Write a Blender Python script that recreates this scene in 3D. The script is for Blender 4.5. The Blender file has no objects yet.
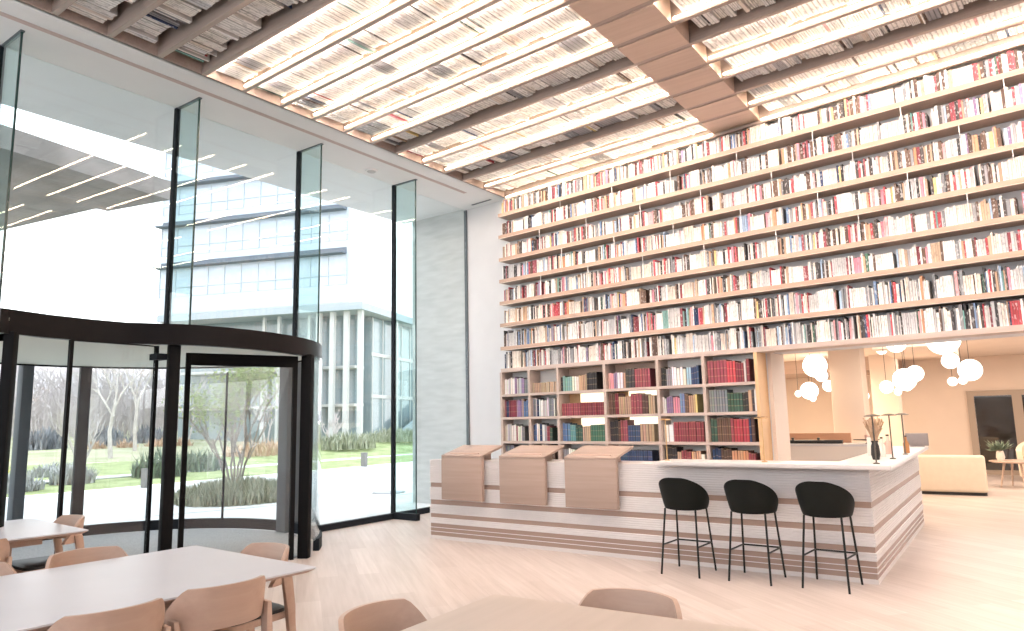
import bpy, bmesh, math, random
from math import sin, cos, pi, radians as RAD, hypot
from mathutils import Vector as V, Matrix as MX

random.seed(7)
SC = bpy.context.scene
COL = SC.collection
rnd = random.Random(11)

# ------------------------------------------------------------------ camera model (solved from the vanishing points)
IW, IH, FPX = 1024, 631, 708.0
CAM = V((0, 0, 1.5))
_y = V((1021 - 512, 408 - 315.5, FPX)).normalized()
_x = -V((-495 - 512, 441 - 315.5, FPX))
_x = (_x - _y * _x.dot(_y)).normalized()
_z = _x.cross(_y)
if _z.y > 0: _z = -_z
ROT = MX((_x, _y, _z))                      # camera (x right, y down, z forward) -> world


def proj(p):
    c = ROT.transposed() @ (V(p) - CAM)
    if c.z < 0.05: return None
    return 512 + FPX * c.x / c.z, 315.5 + FPX * c.y / c.z, c.z


# ------------------------------------------------------------------ materials
def new_mat(name):
    m = bpy.data.materials.new(name); m.use_nodes = True
    nt = m.node_tree; nt.nodes.clear()
    out = nt.nodes.new('ShaderNodeOutputMaterial')
    return m, nt, out


def N(nt, kind, **kw):
    n = nt.nodes.new(kind)
    for k, v in kw.items():
        if k in n.inputs: n.inputs[k].default_value = v
        else: setattr(n, k, v)
    return n


def L(nt, a, b): nt.links.new(a, b)


def c4(c): return (c[0], c[1], c[2], 1)


def ramp(nt, fac, stops):
    r = nt.nodes.new('ShaderNodeValToRGB')
    els = r.color_ramp.elements
    while len(els) < len(stops): els.new(0.5)
    for e, (p, c) in zip(els, stops):
        e.position = p; e.color = c4(c)
    L(nt, fac, r.inputs['Fac'])
    return r.outputs['Color']


def plain(name, col, rough=0.6, metal=0.0, noise=0.0, nscale=8.0, bump=0.0, spec=0.4, coat=0.0):
    m, nt, out = new_mat(name)
    b = N(nt, 'ShaderNodeBsdfPrincipled')
    b.inputs['Roughness'].default_value = rough
    b.inputs['Metallic'].default_value = metal
    b.inputs['Specular IOR Level'].default_value = spec
    b.inputs['Coat Weight'].default_value = coat
    b.inputs['Base Color'].default_value = c4(col)
    if noise or bump:
        tc = N(nt, 'ShaderNodeTexCoord')
        ns = N(nt, 'ShaderNodeTexNoise', Scale=nscale, Detail=4.0)
        L(nt, tc.outputs['Object'], ns.inputs['Vector'])
        if noise:
            lo = [max(0, x * (1 - noise)) for x in col]; hi = [min(1, x * (1 + noise)) for x in col]
            L(nt, ramp(nt, ns.outputs['Fac'], [(0.3, lo), (0.7, hi)]), b.inputs['Base Color'])
        if bump:
            bp = N(nt, 'ShaderNodeBump', Strength=bump, Distance=0.01)
            L(nt, ns.outputs['Fac'], bp.inputs['Height']); L(nt, bp.outputs['Normal'], b.inputs['Normal'])
    L(nt, b.outputs['BSDF'], out.inputs['Surface'])
    return m


def wood(name, a, b_, axis='X', rough=0.45, scale=1.0, bump=0.05):
    """fine straight grain running along AXIS"""
    m, nt, out = new_mat(name)
    b = N(nt, 'ShaderNodeBsdfPrincipled'); b.inputs['Roughness'].default_value = rough
    b.inputs['Specular IOR Level'].default_value = 0.35
    tc = N(nt, 'ShaderNodeTexCoord')
    mp = N(nt, 'ShaderNodeMapping')
    s = {'X': (1.2, 30, 30), 'Y': (30, 1.2, 30), 'Z': (30, 30, 1.2)}[axis]
    mp.inputs['Scale'].default_value = [q * scale for q in s]
    L(nt, tc.outputs['Object'], mp.inputs['Vector'])
    n1 = N(nt, 'ShaderNodeTexNoise', Scale=1.0, Detail=6.0, Roughness=0.6); L(nt, mp.outputs['Vector'], n1.inputs['Vector'])
    n2 = N(nt, 'ShaderNodeTexNoise', Scale=0.15, Detail=2.0); L(nt, mp.outputs['Vector'], n2.inputs['Vector'])
    ad = N(nt, 'ShaderNodeMath', operation='MULTIPLY_ADD'); ad.inputs[1].default_value = 0.6
    L(nt, n1.outputs['Fac'], ad.inputs[0])
    m2 = N(nt, 'ShaderNodeMath', operation='MULTIPLY'); m2.inputs[1].default_value = 0.4; L(nt, n2.outputs['Fac'], m2.inputs[0])
    L(nt, m2.outputs[0], ad.inputs[2])
    L(nt, ramp(nt, ad.outputs[0], [(0.3, a), (0.7, b_)]), b.inputs['Base Color'])
    bp = N(nt, 'ShaderNodeBump', Strength=bump, Distance=0.004); L(nt, n1.outputs['Fac'], bp.inputs['Height']); L(nt, bp.outputs['Normal'], b.inputs['Normal'])
    L(nt, b.outputs['BSDF'], out.inputs['Surface'])
    return m


def emit(name, col, strength):
    m, nt, out = new_mat(name)
    e = N(nt, 'ShaderNodeEmission', Strength=strength); e.inputs['Color'].default_value = c4(col)
    L(nt, e.outputs[0], out.inputs['Surface'])
    return m


def glass(name, tint, refl=1.0, base=0.02):
    """thin architectural glass: tinted see-through with a fresnel mirror"""
    m, nt, out = new_mat(name)
    t = N(nt, 'ShaderNodeBsdfTransparent'); t.inputs['Color'].default_value = c4(tint)
    g = N(nt, 'ShaderNodeBsdfGlossy'); g.inputs['Roughness'].default_value = 0.0
    g.inputs['Color'].default_value = c4((refl, refl, refl))
    lw = N(nt, 'ShaderNodeLayerWeight', Blend=0.5)        # facing = 1 - cos, the same from both sides of the pane
    pw = N(nt, 'ShaderNodeMath', operation='POWER'); pw.inputs[1].default_value = 5.0; L(nt, lw.outputs['Facing'], pw.inputs[0])
    f = N(nt, 'ShaderNodeMath', operation='MULTIPLY_ADD'); f.inputs[1].default_value = 0.96; f.inputs[2].default_value = 0.035
    L(nt, pw.outputs[0], f.inputs[0])
    mx = N(nt, 'ShaderNodeMixShader')
    L(nt, f.outputs[0], mx.inputs[0]); L(nt, t.outputs[0], mx.inputs[1]); L(nt, g.outputs[0], mx.inputs[2])
    L(nt, mx.outputs[0], out.inputs['Surface'])
    return m


def book_mat(name, stuff, bound=False):
    m, nt, out = new_mat(name)
    b = N(nt, 'ShaderNodeBsdfPrincipled'); b.inputs['Roughness'].default_value = 0.55
    b.inputs['Specular IOR Level'].default_value = 0.3
    if stuff:
        at = N(nt, 'ShaderNodeAttribute', attribute_name='Col'); col = at.outputs['Color']; rv = at.outputs['Alpha']
    else:
        oi = N(nt, 'ShaderNodeObjectInfo'); col = oi.outputs['Color']; rv = oi.outputs['Random']
    uv = N(nt, 'ShaderNodeUVMap', uv_map='UV')
    mp = N(nt, 'ShaderNodeMapping'); mp.inputs['Scale'].default_value = (1.2, 5.0, 1)
    L(nt, uv.outputs['UV'], mp.inputs['Vector'])
    w = N(nt, 'ShaderNodeMath', operation='MULTIPLY'); w.inputs[1].default_value = 97.0; L(nt, rv, w.inputs[0])
    ns = N(nt, 'ShaderNodeTexNoise', noise_dimensions='4D', Scale=1.0, Detail=1.0)
    L(nt, mp.outputs['Vector'], ns.inputs['Vector']); L(nt, w.outputs[0], ns.inputs['W'])
    th = N(nt, 'ShaderNodeMapRange'); th.inputs['From Min'].default_value = 0.56; th.inputs['From Max'].default_value = 0.62
    L(nt, ns.outputs['Fac'], th.inputs['Value'])
    sx = N(nt, 'ShaderNodeSeparateXYZ'); L(nt, uv.outputs['UV'], sx.inputs[0])
    # only on the spine and away from its ends (v between .1 and .9); other faces sit at v = -1
    a1 = N(nt, 'ShaderNodeMath', operation='GREATER_THAN'); a1.inputs[1].default_value = 0.1; L(nt, sx.outputs['Y'], a1.inputs[0])
    a2 = N(nt, 'ShaderNodeMath', operation='LESS_THAN'); a2.inputs[1].default_value = 0.9; L(nt, sx.outputs['Y'], a2.inputs[0])
    a3 = N(nt, 'ShaderNodeMath', operation='MULTIPLY'); L(nt, a1.outputs[0], a3.inputs[0]); L(nt, a2.outputs[0], a3.inputs[1])
    a4 = N(nt, 'ShaderNodeMath', operation='MULTIPLY'); L(nt, a3.outputs[0], a4.inputs[0]); L(nt, th.outputs[0], a4.inputs[1])
    a5 = N(nt, 'ShaderNodeMath', operation='MULTIPLY'); a5.inputs[1].default_value = 0.32; L(nt, a4.outputs[0], a5.inputs[0])
    bw = N(nt, 'ShaderNodeRGBToBW'); L(nt, col, bw.inputs[0])
    mr = N(nt, 'ShaderNodeMapRange'); mr.inputs['From Min'].default_value = 0.2; mr.inputs['From Max'].default_value = 0.3
    mr.inputs['To Min'].default_value = 0.75; mr.inputs['To Max'].default_value = 0.06
    L(nt, bw.outputs[0], mr.inputs['Value'])
    cmb = N(nt, 'ShaderNodeCombineColor'); 
    for k in range(3): L(nt, mr.outputs[0], cmb.inputs[k])
    mx = N(nt, 'ShaderNodeMix', data_type='RGBA')
    L(nt, a5.outputs[0], mx.inputs[0]); L(nt, col, mx.inputs[6]); L(nt, cmb.outputs[0], mx.inputs[7])
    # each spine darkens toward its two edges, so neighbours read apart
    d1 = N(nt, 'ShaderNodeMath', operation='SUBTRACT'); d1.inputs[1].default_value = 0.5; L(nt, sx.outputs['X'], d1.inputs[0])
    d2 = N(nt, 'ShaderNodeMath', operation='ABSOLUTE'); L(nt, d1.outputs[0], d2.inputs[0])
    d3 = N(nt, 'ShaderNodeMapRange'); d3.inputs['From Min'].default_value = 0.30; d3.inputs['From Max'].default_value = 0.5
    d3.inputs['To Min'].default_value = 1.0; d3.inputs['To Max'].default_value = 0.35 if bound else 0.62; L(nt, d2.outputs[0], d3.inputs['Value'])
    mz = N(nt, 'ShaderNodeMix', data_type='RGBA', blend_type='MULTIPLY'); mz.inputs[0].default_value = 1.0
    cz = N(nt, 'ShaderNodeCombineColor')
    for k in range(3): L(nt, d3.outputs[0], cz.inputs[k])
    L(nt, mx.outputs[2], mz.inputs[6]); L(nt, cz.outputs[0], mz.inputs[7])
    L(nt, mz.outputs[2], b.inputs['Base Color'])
    if bound:
        rb = N(nt, 'ShaderNodeMath', operation='MULTIPLY'); rb.inputs[1].default_value = 3.0; L(nt, sx.outputs['Y'], rb.inputs[0])
        fr = N(nt, 'ShaderNodeMath', operation='FRACT'); L(nt, rb.outputs[0], fr.inputs[0])
        gt = N(nt, 'ShaderNodeMath', operation='GREATER_THAN'); gt.inputs[1].default_value = 0.86; L(nt, fr.outputs[0], gt.inputs[0])
        g2 = N(nt, 'ShaderNodeMath', operation='MULTIPLY'); L(nt, gt.outputs[0], g2.inputs[0]); L(nt, a1.outputs[0], g2.inputs[1])
        g3 = N(nt, 'ShaderNodeMath', operation='MULTIPLY'); g3.inputs[1].default_value = 0.16; L(nt, g2.outputs[0], g3.inputs[0])
        L(nt, g3.outputs[0], mx.inputs[0]); mx.inputs[7].default_value = (0.62, 0.46, 0.28, 1)
        for lk in list(mx.inputs[7].links): nt.links.remove(lk)
    L(nt, b.outputs['BSDF'], out.inputs['Surface'])
    return m


def floor_mat():
    m, nt, out = new_mat('pale_oak_floor')
    b = N(nt, 'ShaderNodeBsdfPrincipled'); b.inputs['Specular IOR Level'].default_value = 0.35
    tc = N(nt, 'ShaderNodeTexCoord')
    mp = N(nt, 'ShaderNodeMapping'); mp.inputs['Rotation'].default_value = (0, 0, RAD(38))
    L(nt, tc.outputs['Object'], mp.inputs['Vector'])
    br = N(nt, 'ShaderNodeTexBrick'); br.inputs['Scale'].default_value = 1.0
    br.inputs['Brick Width'].default_value = 1.5; br.inputs['Row Height'].default_value = 0.2
    br.inputs['Mortar Size'].default_value = 0.0015; br.inputs['Mortar Smooth'].default_value = 1.0; br.offset = 0.37
    br.inputs['Color1'].default_value = c4((0.55, 0.475, 0.445)); br.inputs['Color2'].default_value = c4((0.64, 0.565, 0.535))
    br.inputs['Mortar'].default_value = c4((0.48, 0.41, 0.38)); br.inputs['Bias'].default_value = 0.0
    L(nt, mp.outputs['Vector'], br.inputs['Vector'])
    mp2 = N(nt, 'ShaderNodeMapping'); mp2.inputs['Scale'].default_value = (0.8, 14, 1)
    L(nt, mp.outputs['Vector'], mp2.inputs['Vector'])
    ns = N(nt, 'ShaderNodeTexNoise', Scale=1.6, Detail=5.0); L(nt, mp2.outputs['Vector'], ns.inputs['Vector'])
    rc = ramp(nt, ns.outputs['Fac'], [(0.25, (0.80, 0.78, 0.76)), (0.75, (1.0, 1.0, 1.0))])
    mx = N(nt, 'ShaderNodeMix', data_type='RGBA', blend_type='MULTIPLY'); mx.inputs[0].default_value = 1.0
    L(nt, br.outputs['Color'], mx.inputs[6]); L(nt, rc, mx.inputs[7])
    L(nt, mx.outputs[2], b.inputs['Base Color'])
    b.inputs['Roughness'].default_value = 0.36
    L(nt, b.outputs['BSDF'], out.inputs['Surface'])
    return m


def two_tone(name, a, b_, scale, rough=0.9, stops=(0.35, 0.65), detail=6.0, stretch=(1, 1, 1)):
    m, nt, out = new_mat(name)
    b = N(nt, 'ShaderNodeBsdfPrincipled'); b.inputs['Roughness'].default_value = rough
    b.inputs['Specular IOR Level'].default_value = 0.15
    tc = N(nt, 'ShaderNodeTexCoord'); mp = N(nt, 'ShaderNodeMapping'); mp.inputs['Scale'].default_value = stretch
    L(nt, tc.outputs['Object'], mp.inputs['Vector'])
    ns = N(nt, 'ShaderNodeTexNoise', Scale=scale, Detail=detail); L(nt, mp.outputs['Vector'], ns.inputs['Vector'])
    L(nt, ramp(nt, ns.outputs['Fac'], [(stops[0], a), (stops[1], b_)]), b.inputs['Base Color'])
    L(nt, b.outputs['BSDF'], out.inputs['Surface'])
    return m


M = {}
M['floor'] = floor_mat()
M['wallwhite'] = plain('back_wall_paint', (0.60, 0.605, 0.63), 0.85, noise=0.02, nscale=3)
M['sidewood'] = wood('side_oak', (0.58, 0.36, 0.19), (0.68, 0.45, 0.26), 'Z')
M['white'] = plain('white_plaster', (0.80, 0.79, 0.785), 0.8, noise=0.02, nscale=3)
M['ceil'] = plain('ceiling_paint', (0.74, 0.74, 0.745), 0.85, noise=0.02, nscale=2)
M['slot'] = plain('slot_pink', (0.50, 0.40, 0.38), 0.7)
M['concrete'] = two_tone('board_concrete', (0.46, 0.47, 0.47), (0.56, 0.57, 0.57), 2.5, 0.85, (0.3, 0.7), stretch=(1, 1, 5))
M['shelf'] = wood('shelf_oak', (0.37, 0.25, 0.19), (0.47, 0.335, 0.265), 'X')
M['case'] = wood('bookcase_oak', (0.42, 0.335, 0.295), (0.50, 0.41, 0.37), 'X')
M['beam'] = wood('beam_oak', (0.31, 0.245, 0.215), (0.40, 0.32, 0.285), 'X')
M['oakY'] = wood('oak_panel', (0.47, 0.345, 0.275), (0.56, 0.42, 0.345), 'X', scale=0.7)
M['lect'] = wood('lectern_oak', (0.33, 0.245, 0.205), (0.41, 0.31, 0.265), 'X')
M['chair'] = wood('chair_beech', (0.45, 0.315, 0.25), (0.55, 0.395, 0.32), 'X', scale=0.8)
M['table_leg'] = wood('table_leg_beech', (0.44, 0.31, 0.245), (0.53, 0.39, 0.32), 'Z', scale=0.8)
M['tabletop'] = plain('pale_laminate', (0.60, 0.60, 0.655), 0.33, noise=0.02, nscale=3, spec=0.5)
M['tabletop_wood'] = wood('tabletop_oak', (0.50, 0.425, 0.38), (0.56, 0.48, 0.435), 'Y', rough=0.4, scale=0.6)
M['edge'] = plain('edge_wood', (0.55, 0.40, 0.34), 0.5)
M['band'] = wood('counter_band', (0.30, 0.21, 0.175), (0.38, 0.275, 0.235), 'X')
M['layers'] = plain('counter_white_layers', (0.70, 0.665, 0.67), 0.6, noise=0.03, nscale=5)
M['slab'] = plain('counter_slab', (0.66, 0.62, 0.615), 0.35, noise=0.02, nscale=4)
M['black'] = plain('black_steel', (0.006, 0.006, 0.007), 0.6, spec=0.1)
M['anthracite'] = plain('anthracite_frame', (0.014, 0.017, 0.022), 0.6, spec=0.1)
M['bronze'] = plain('bronze_fascia', (0.010, 0.009, 0.010), 0.35, spec=0.10)
M['greyframe'] = plain('grey_frame', (0.10, 0.115, 0.13), 0.5, spec=0.3)
M['drumceil'] = plain('drum_ceiling', (0.62, 0.62, 0.54), 0.6)
M['mat'] = two_tone('entrance_mat', (0.34, 0.34, 0.35), (0.46, 0.46, 0.47), 60, 0.95)
M['stool'] = plain('stool_shell', (0.005, 0.0065, 0.0055), 0.6, spec=0.18)
M['stool_leg'] = plain('stool_leg', (0.012, 0.014, 0.014), 0.4, metal=0.5)
M['leather'] = plain('black_leather', (0.012, 0.013, 0.015), 0.45, bump=0.05, nscale=60)
M['glass'] = glass('window_glass', (0.965, 0.98, 0.98))
M['fin'] = glass('fin_glass', (0.84, 0.925, 0.92))
M['glassedge'] = plain('glass_edge', (0.025, 0.055, 0.055), 0.2)
M['pages'] = plain('pages', (0.78, 0.72, 0.62), 0.9)
M['book'] = book_mat('book_cover', False)
M['bound'] = book_mat('bound_cover', False, True)
M['bookstuff'] = book_mat('book_cover_many', True)
WARM = (1.0, 0.78, 0.55)
M['led'] = emit('led_warm', (1.0, 0.84, 0.77), 7.0)
M['ledline'] = emit('led_line', (1.0, 0.84, 0.70), 0.9)
M['ledc'] = emit('led_ceiling', (1.0, 0.84, 0.72), 75.0)
M['ledtip'] = emit('led_tip', (1.0, 0.80, 0.58), 34.0)
M['ledd'] = emit('led_dim', (1.0, 0.84, 0.70), 14.0)
M['globe'] = emit('globe_light', (1.0, 0.93, 0.82), 3.0)
M['bay_glow'] = emit('bay_glow', (1.0, 0.84, 0.62), 1.5)
M['brass'] = plain('brass', (0.62, 0.40, 0.20), 0.3, metal=0.9)
M['steel'] = plain('lamp_metal', (0.10, 0.085, 0.07), 0.45, metal=0.2)
M['cream'] = plain('cream_fabric', (0.74, 0.63, 0.50), 0.9, noise=0.03, nscale=10, bump=0.1)
M['warmwall'] = plain('warm_wall', (0.70, 0.585, 0.50), 0.85, noise=0.02, nscale=2)
M['dark'] = plain('dark', (0.02, 0.018, 0.017), 0.5)
M['darkpane'] = plain('dark_pane', (0.030, 0.026, 0.024), 0.03, spec=0.8)
M['taupe'] = plain('taupe_frame', (0.36, 0.29, 0.235), 0.6)
M['greypanel'] = plain('grey_panel', (0.30, 0.26, 0.25), 0.7, noise=0.03, nscale=30)
M['pave'] = two_tone('paving', (0.66, 0.66, 0.67), (0.76, 0.76, 0.77), 1.2, 0.9)
M['joint'] = plain('paving_joint', (0.42, 0.43, 0.45), 0.9)
M['lawn'] = two_tone('lawn', (0.25, 0.29, 0.13), (0.38, 0.42, 0.22), 1.5, 0.95)
M['meadow'] = two_tone('meadow', (0.32, 0.33, 0.20), (0.46, 0.43, 0.31), 0.35, 0.95)
M['hill'] = two_tone('hill', (0.46, 0.42, 0.44), (0.58, 0.53, 0.55), 0.12, 0.95)  # distance haze painted in as pale mauve
M['blade'] = two_tone('grass_blades', (0.24, 0.26, 0.18), (0.42, 0.43, 0.33), 3.0, 0.9)
M['bladeg'] = two_tone('grey_blades', (0.36, 0.37, 0.37), (0.50, 0.50, 0.49), 3.0, 0.9)
M['bark'] = two_tone('bark', (0.20, 0.165, 0.14), (0.33, 0.28, 0.25), 4.0, 0.95)
M['palebark'] = two_tone('pale_bark', (0.40, 0.36, 0.34), (0.55, 0.50, 0.48), 4.0, 0.95)
M['twig'] = two_tone('twig', (0.42, 0.38, 0.38), (0.54, 0.49, 0.50), 2.0, 0.95)  # haze is put into the pale mauve twig colour
M['leaf'] = two_tone('young_leaf', (0.22, 0.31, 0.10), (0.36, 0.43, 0.18), 5.0, 0.8)
M['evergreen'] = two_tone('evergreen', (0.12, 0.16, 0.12), (0.22, 0.27, 0.20), 3.0, 0.9)
M['hedge'] = two_tone('dark_hedge', (0.16, 0.17, 0.19), (0.27, 0.28, 0.30), 2.0, 0.9)
M['rust'] = two_tone('rust_plants', (0.44, 0.28, 0.19), (0.56, 0.42, 0.31), 4.0, 0.9)
M['yellow'] = plain('yellow_flowers', (0.72, 0.62, 0.10), 0.8)
M['post'] = plain('bollard_metal', (0.20, 0.19, 0.18), 0.6)
M['facade'] = plain('facade_white', (0.76, 0.79, 0.82), 0.7, noise=0.02, nscale=1)
M['facaded'] = plain('facade_grey', (0.36, 0.40, 0.44), 0.7)  # blue-grey for the base fascia and stair stringer
M['pane'] = plain('facade_glass', (0.44, 0.50, 0.60), 0.12, spec=0.8)
M['panel_line'] = plain('facade_joint', (0.46, 0.50, 0.55), 0.6)
M['podium'] = plain('podium_glass', (0.22, 0.27, 0.29), 0.12, spec=0.8)
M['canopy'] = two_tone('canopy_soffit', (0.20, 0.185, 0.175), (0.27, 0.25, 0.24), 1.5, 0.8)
M['facetone'] = plain('left_face_tone', (0.50, 0.56, 0.63), 0.6, noise=0.03, nscale=1)  # darker, bluer facade tone for the left face only
M['louver'] = plain('facade_louver', (0.13, 0.155, 0.19), 0.7)
M['colgrey'] = plain('column_grey', (0.50, 0.50, 0.50), 0.7)
M['dried'] = two_tone('dried_flowers', (0.42, 0.27, 0.17), (0.62, 0.45, 0.32), 12.0, 0.9)
M['amber'] = plain('amber_bottle', (0.35, 0.16, 0.06), 0.15)
M['pinkbottle'] = plain('pink_bottle', (0.72, 0.45, 0.38), 0.3)
M['whitebox'] = plain('white_box', (0.78, 0.70, 0.63), 0.6)
M['terracotta'] = plain('wood_backsplash', (0.52, 0.28, 0.17), 0.6)


# ------------------------------------------------------------------ mesh building
class MB:
    def __init__(s):
        s.v = []; s.f = []; s.mi = []; s.uv = []; s.col = []; s.sm = []

    def add(s, vs, fs, mi=0, uvs=None, col=None, sm=False):
        b = len(s.v); s.v.extend([tuple(p) for p in vs])
        for k, f in enumerate(fs):
            s.f.append([b + i for i in f]); s.mi.append(mi if isinstance(mi, int) else mi[k])
            s.sm.append(sm)
            if uvs: s.uv.append(uvs[k])
            if col: s.col.append(col)
        return s

    def box(s, x0, x1, y0, y1, z0, z1, mi=0, T=None):
        vs = [(x, y, z) for z in (z0, z1) for y in (y0, y1) for x in (x0, x1)]
        if T: vs = [T @ V(p) for p in vs]
        return s.add(vs, [(0, 2, 3, 1), (4, 5, 7, 6), (0, 1, 5, 4), (2, 6, 7, 3), (0, 4, 6, 2), (1, 3, 7, 5)], mi)

    def hexa(s, bottom, top, mi=0):
        n = len(bottom)
        fs = [tuple(range(n))[::-1], tuple(range(n, 2 * n))] + [(i, (i + 1) % n, n + (i + 1) % n, n + i) for i in range(n)]
        return s.add(list(bottom) + list(top), fs, mi)

    def prism(s, poly, z0, z1, mi=0):
        return s.hexa([(x, y, z0) for x, y in poly], [(x, y, z1) for x, y in poly], mi)

    def tube(s, pts, r, n=8, cap=True, mi=0, sm=True):
        pts = [V(p) for p in pts]
        rs = r if isinstance(r, (list, tuple)) else [r] * len(pts)
        vs = []
        for i, p in enumerate(pts):
            d = (pts[min(i + 1, len(pts) - 1)] - pts[max(i - 1, 0)])
            d = d.normalized() if d.length > 1e-9 else V((0, 0, 1))
            a = V((0, 0, 1)) if abs(d.z) < 0.9 else V((1, 0, 0))
            u = d.cross(a).normalized(); w = d.cross(u)
            vs += [p + (u * cos(2 * pi * k / n) + w * sin(2 * pi * k / n)) * rs[i] for k in range(n)]
        fs = []
        for i in range(len(pts) - 1):
            for k in range(n):
                fs.append((i * n + k, i * n + (k + 1) % n, (i + 1) * n + (k + 1) % n, (i + 1) * n + k))
        s.add(vs, fs, mi, sm=sm)
        if cap:
            b = len(s.v) - len(vs); e = len(s.v) - n
            s.f.append([b + k for k in range(n)][::-1]); s.mi.append(mi); s.sm.append(False)
            s.f.append([e + k for k in range(n)]); s.mi.append(mi); s.sm.append(False)
        return s

    def lathe(s, prof, n=24, c=(0, 0, 0), mi=0, sx=1, sy=1):
        vs = []; fs = []
        for r, z in prof:
            vs += [(c[0] + r * sx * cos(2 * pi * k / n), c[1] + r * sy * sin(2 * pi * k / n), c[2] + z) for k in range(n)]
        for i in range(len(prof) - 1):
            for k in range(n):
                fs.append((i * n + k, i * n + (k + 1) % n, (i + 1) * n + (k + 1) % n, (i + 1) * n + k))
        s.add(vs, fs, mi, sm=True)
        b = len(s.v) - len(vs)
        if prof[0][0] > 1e-4: s.f.append([b + k for k in range(n)][::-1]); s.mi.append(mi); s.sm.append(False)
        if prof[-1][0] > 1e-4: s.f.append([len(s.v) - n + k for k in range(n)]); s.mi.append(mi); s.sm.append(False)
        return s

    def grid(s, rows, mi=0, sm=True, close=False):
        nr, nc = len(rows), len(rows[0]); vs = [p for r in rows for p in r]; fs = []
        for i in range(nr - 1):
            for j in range(nc if close else nc - 1):
                fs.append((i * nc + j, i * nc + (j + 1) % nc, (i + 1) * nc + (j + 1) % nc, (i + 1) * nc + j))
        return s.add(vs, fs, mi, sm=sm)

    def band(s, rows_in, rows_out, mi=0):
        """closed shell between two grids of the same size"""
        nr, nc = len(rows_in), len(rows_in[0]); b = len(s.v)
        vs = [p for r in rows_out for p in r] + [p for r in rows_in for p in r]; o = nr * nc; fs = []
        for i in range(nr - 1):
            for j in range(nc - 1):
                q = (i * nc + j, i * nc + j + 1, (i + 1) * nc + j + 1, (i + 1) * nc + j)
                fs.append(q); fs.append(tuple(o + k for k in q[::-1]))
        rim = [j for j in range(nc)] + [i * nc + nc - 1 for i in range(1, nr)] + [(nr - 1) * nc + j for j in range(nc - 2, -1, -1)] + [i * nc for i in range(nr - 2, 0, -1)]
        for k in range(len(rim)):
            a, c = rim[k], rim[(k + 1) % len(rim)]
            fs.append((c, a, o + a, o + c))
        return s.add(vs, fs, mi, sm=True)

    def build(s, name, mats, parent=None, loc=(0, 0, 0), rz=0.0, bevel=0.0, seg=2, smooth=None, mw=None):
        me = bpy.data.meshes.new(name); me.from_pydata(s.v, [], s.f); me.update()
        if not isinstance(mats, (list, tuple)): mats = [mats]
        for m in mats: me.materials.append(m)
        me.polygons.foreach_set('material_index', s.mi)
        me.polygons.foreach_set('use_smooth', s.sm)
        if s.uv:
            ul = me.uv_layers.new(name='UV'); k = 0; flat = []
            for u in s.uv:
                for q in u: flat += [q[0], q[1]]
            ul.data.foreach_set('uv', flat)
        if s.col:
            ca = me.color_attributes.new('Col', 'FLOAT_COLOR', 'CORNER'); flat = []
            for f, c in zip(s.f, s.col): flat += list(c) * len(f)
            ca.data.foreach_set('color', flat)
        if bevel or not (s.uv or s.col):
            bm = bmesh.new(); bm.from_mesh(me)
            if bevel:
                bmesh.ops.bevel(bm, geom=[e for e in bm.edges if len(e.link_faces) == 2 and e.calc_face_angle(0) > 0.5], offset=bevel, segments=seg, affect='EDGES', profile=0.5, clamp_overlap=True)
            bmesh.ops.recalc_face_normals(bm, faces=bm.faces)
            bm.to_mesh(me); bm.free()
        if bevel or any(s.sm) or smooth:
            me.polygons.foreach_set('use_smooth', [True] * len(me.polygons))
            me.set_sharp_from_angle(angle=RAD(smooth or 35))
        o = bpy.data.objects.new(name, me); COL.objects.link(o)
        if parent: o.parent = parent
        o.location = loc; o.rotation_euler = (0, 0, rz)
        if mw is not None: o.matrix_world = mw
        return o


def tag(o, label=None, cat=None, group=None, kind=None):
    if label: o['label'] = label
    if cat: o['category'] = cat
    if group: o['group'] = group
    if kind: o['kind'] = kind
    return o


def empty(name, label, cat, loc=(0, 0, 0), rz=0.0, group=None):
    o = bpy.data.objects.new(name, None); COL.objects.link(o); o.empty_display_size = 0.1
    o.location = loc; o.rotation_euler = (0, 0, rz)
    return tag(o, label, cat, group)


def sempty(name, loc=(0, 0, 0), rz=0.0, label=None):
    o = bpy.data.objects.new(name, None); COL.objects.link(o)
    o.location = loc; o.rotation_euler = (0, 0, rz); o['kind'] = 'structure'
    if label: o['label'] = label
    return o


def struct(o, label=None):
    o['kind'] = 'structure'
    if label: o['label'] = label
    return o


def dup(root, loc, rz, label=None, group=None):
    r = root.copy(); COL.objects.link(r); r.location = loc; r.rotation_euler = (0, 0, rz)
    if label: r['label'] = label
    if group: r['group'] = group
    for ch in list(root.children):
        c = ch.copy(); COL.objects.link(c); c.parent = r
        for g in list(ch.children):
            d = g.copy(); COL.objects.link(d); d.parent = c
    return r


ORD = ['', '1st', '2nd', '3rd'] + ['%dth' % k for k in range(4, 21)]


def ordi(k):
    if k % 100 in (11, 12, 13): return '%dth' % k
    return '%d%s' % (k, {1: 'st', 2: 'nd', 3: 'rd'}.get(k % 10, 'th'))


WORDN = ['zeroth', 'first', 'second', 'third', 'fourth', 'fifth', 'sixth', 'seventh', 'eighth', 'ninth', 'tenth', 'eleventh', 'twelfth', 'thirteenth', 'fourteenth', 'fifteenth']

# ------------------------------------------------------------------ key measures
GX = -8.17                 # glass wall
CZ = 5.413                 # ceiling
WA = RAD(-6.057)           # the book wall is turned by this
W0 = V((-8.17, 10.1, 0))
WD = V((cos(WA), sin(WA), 0)); WN = V((-sin(WA), cos(WA), 0))


def W(s, off, z): return W0 + WD * s - WN * off + V((0, 0, z))


# ================================================================== SETTING
b = MB(); b.box(-8.17, 8, -5, 20.2, -0.12, 0); struct(b.build('floor', M['floor']), 'pale oak plank floor')
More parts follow.
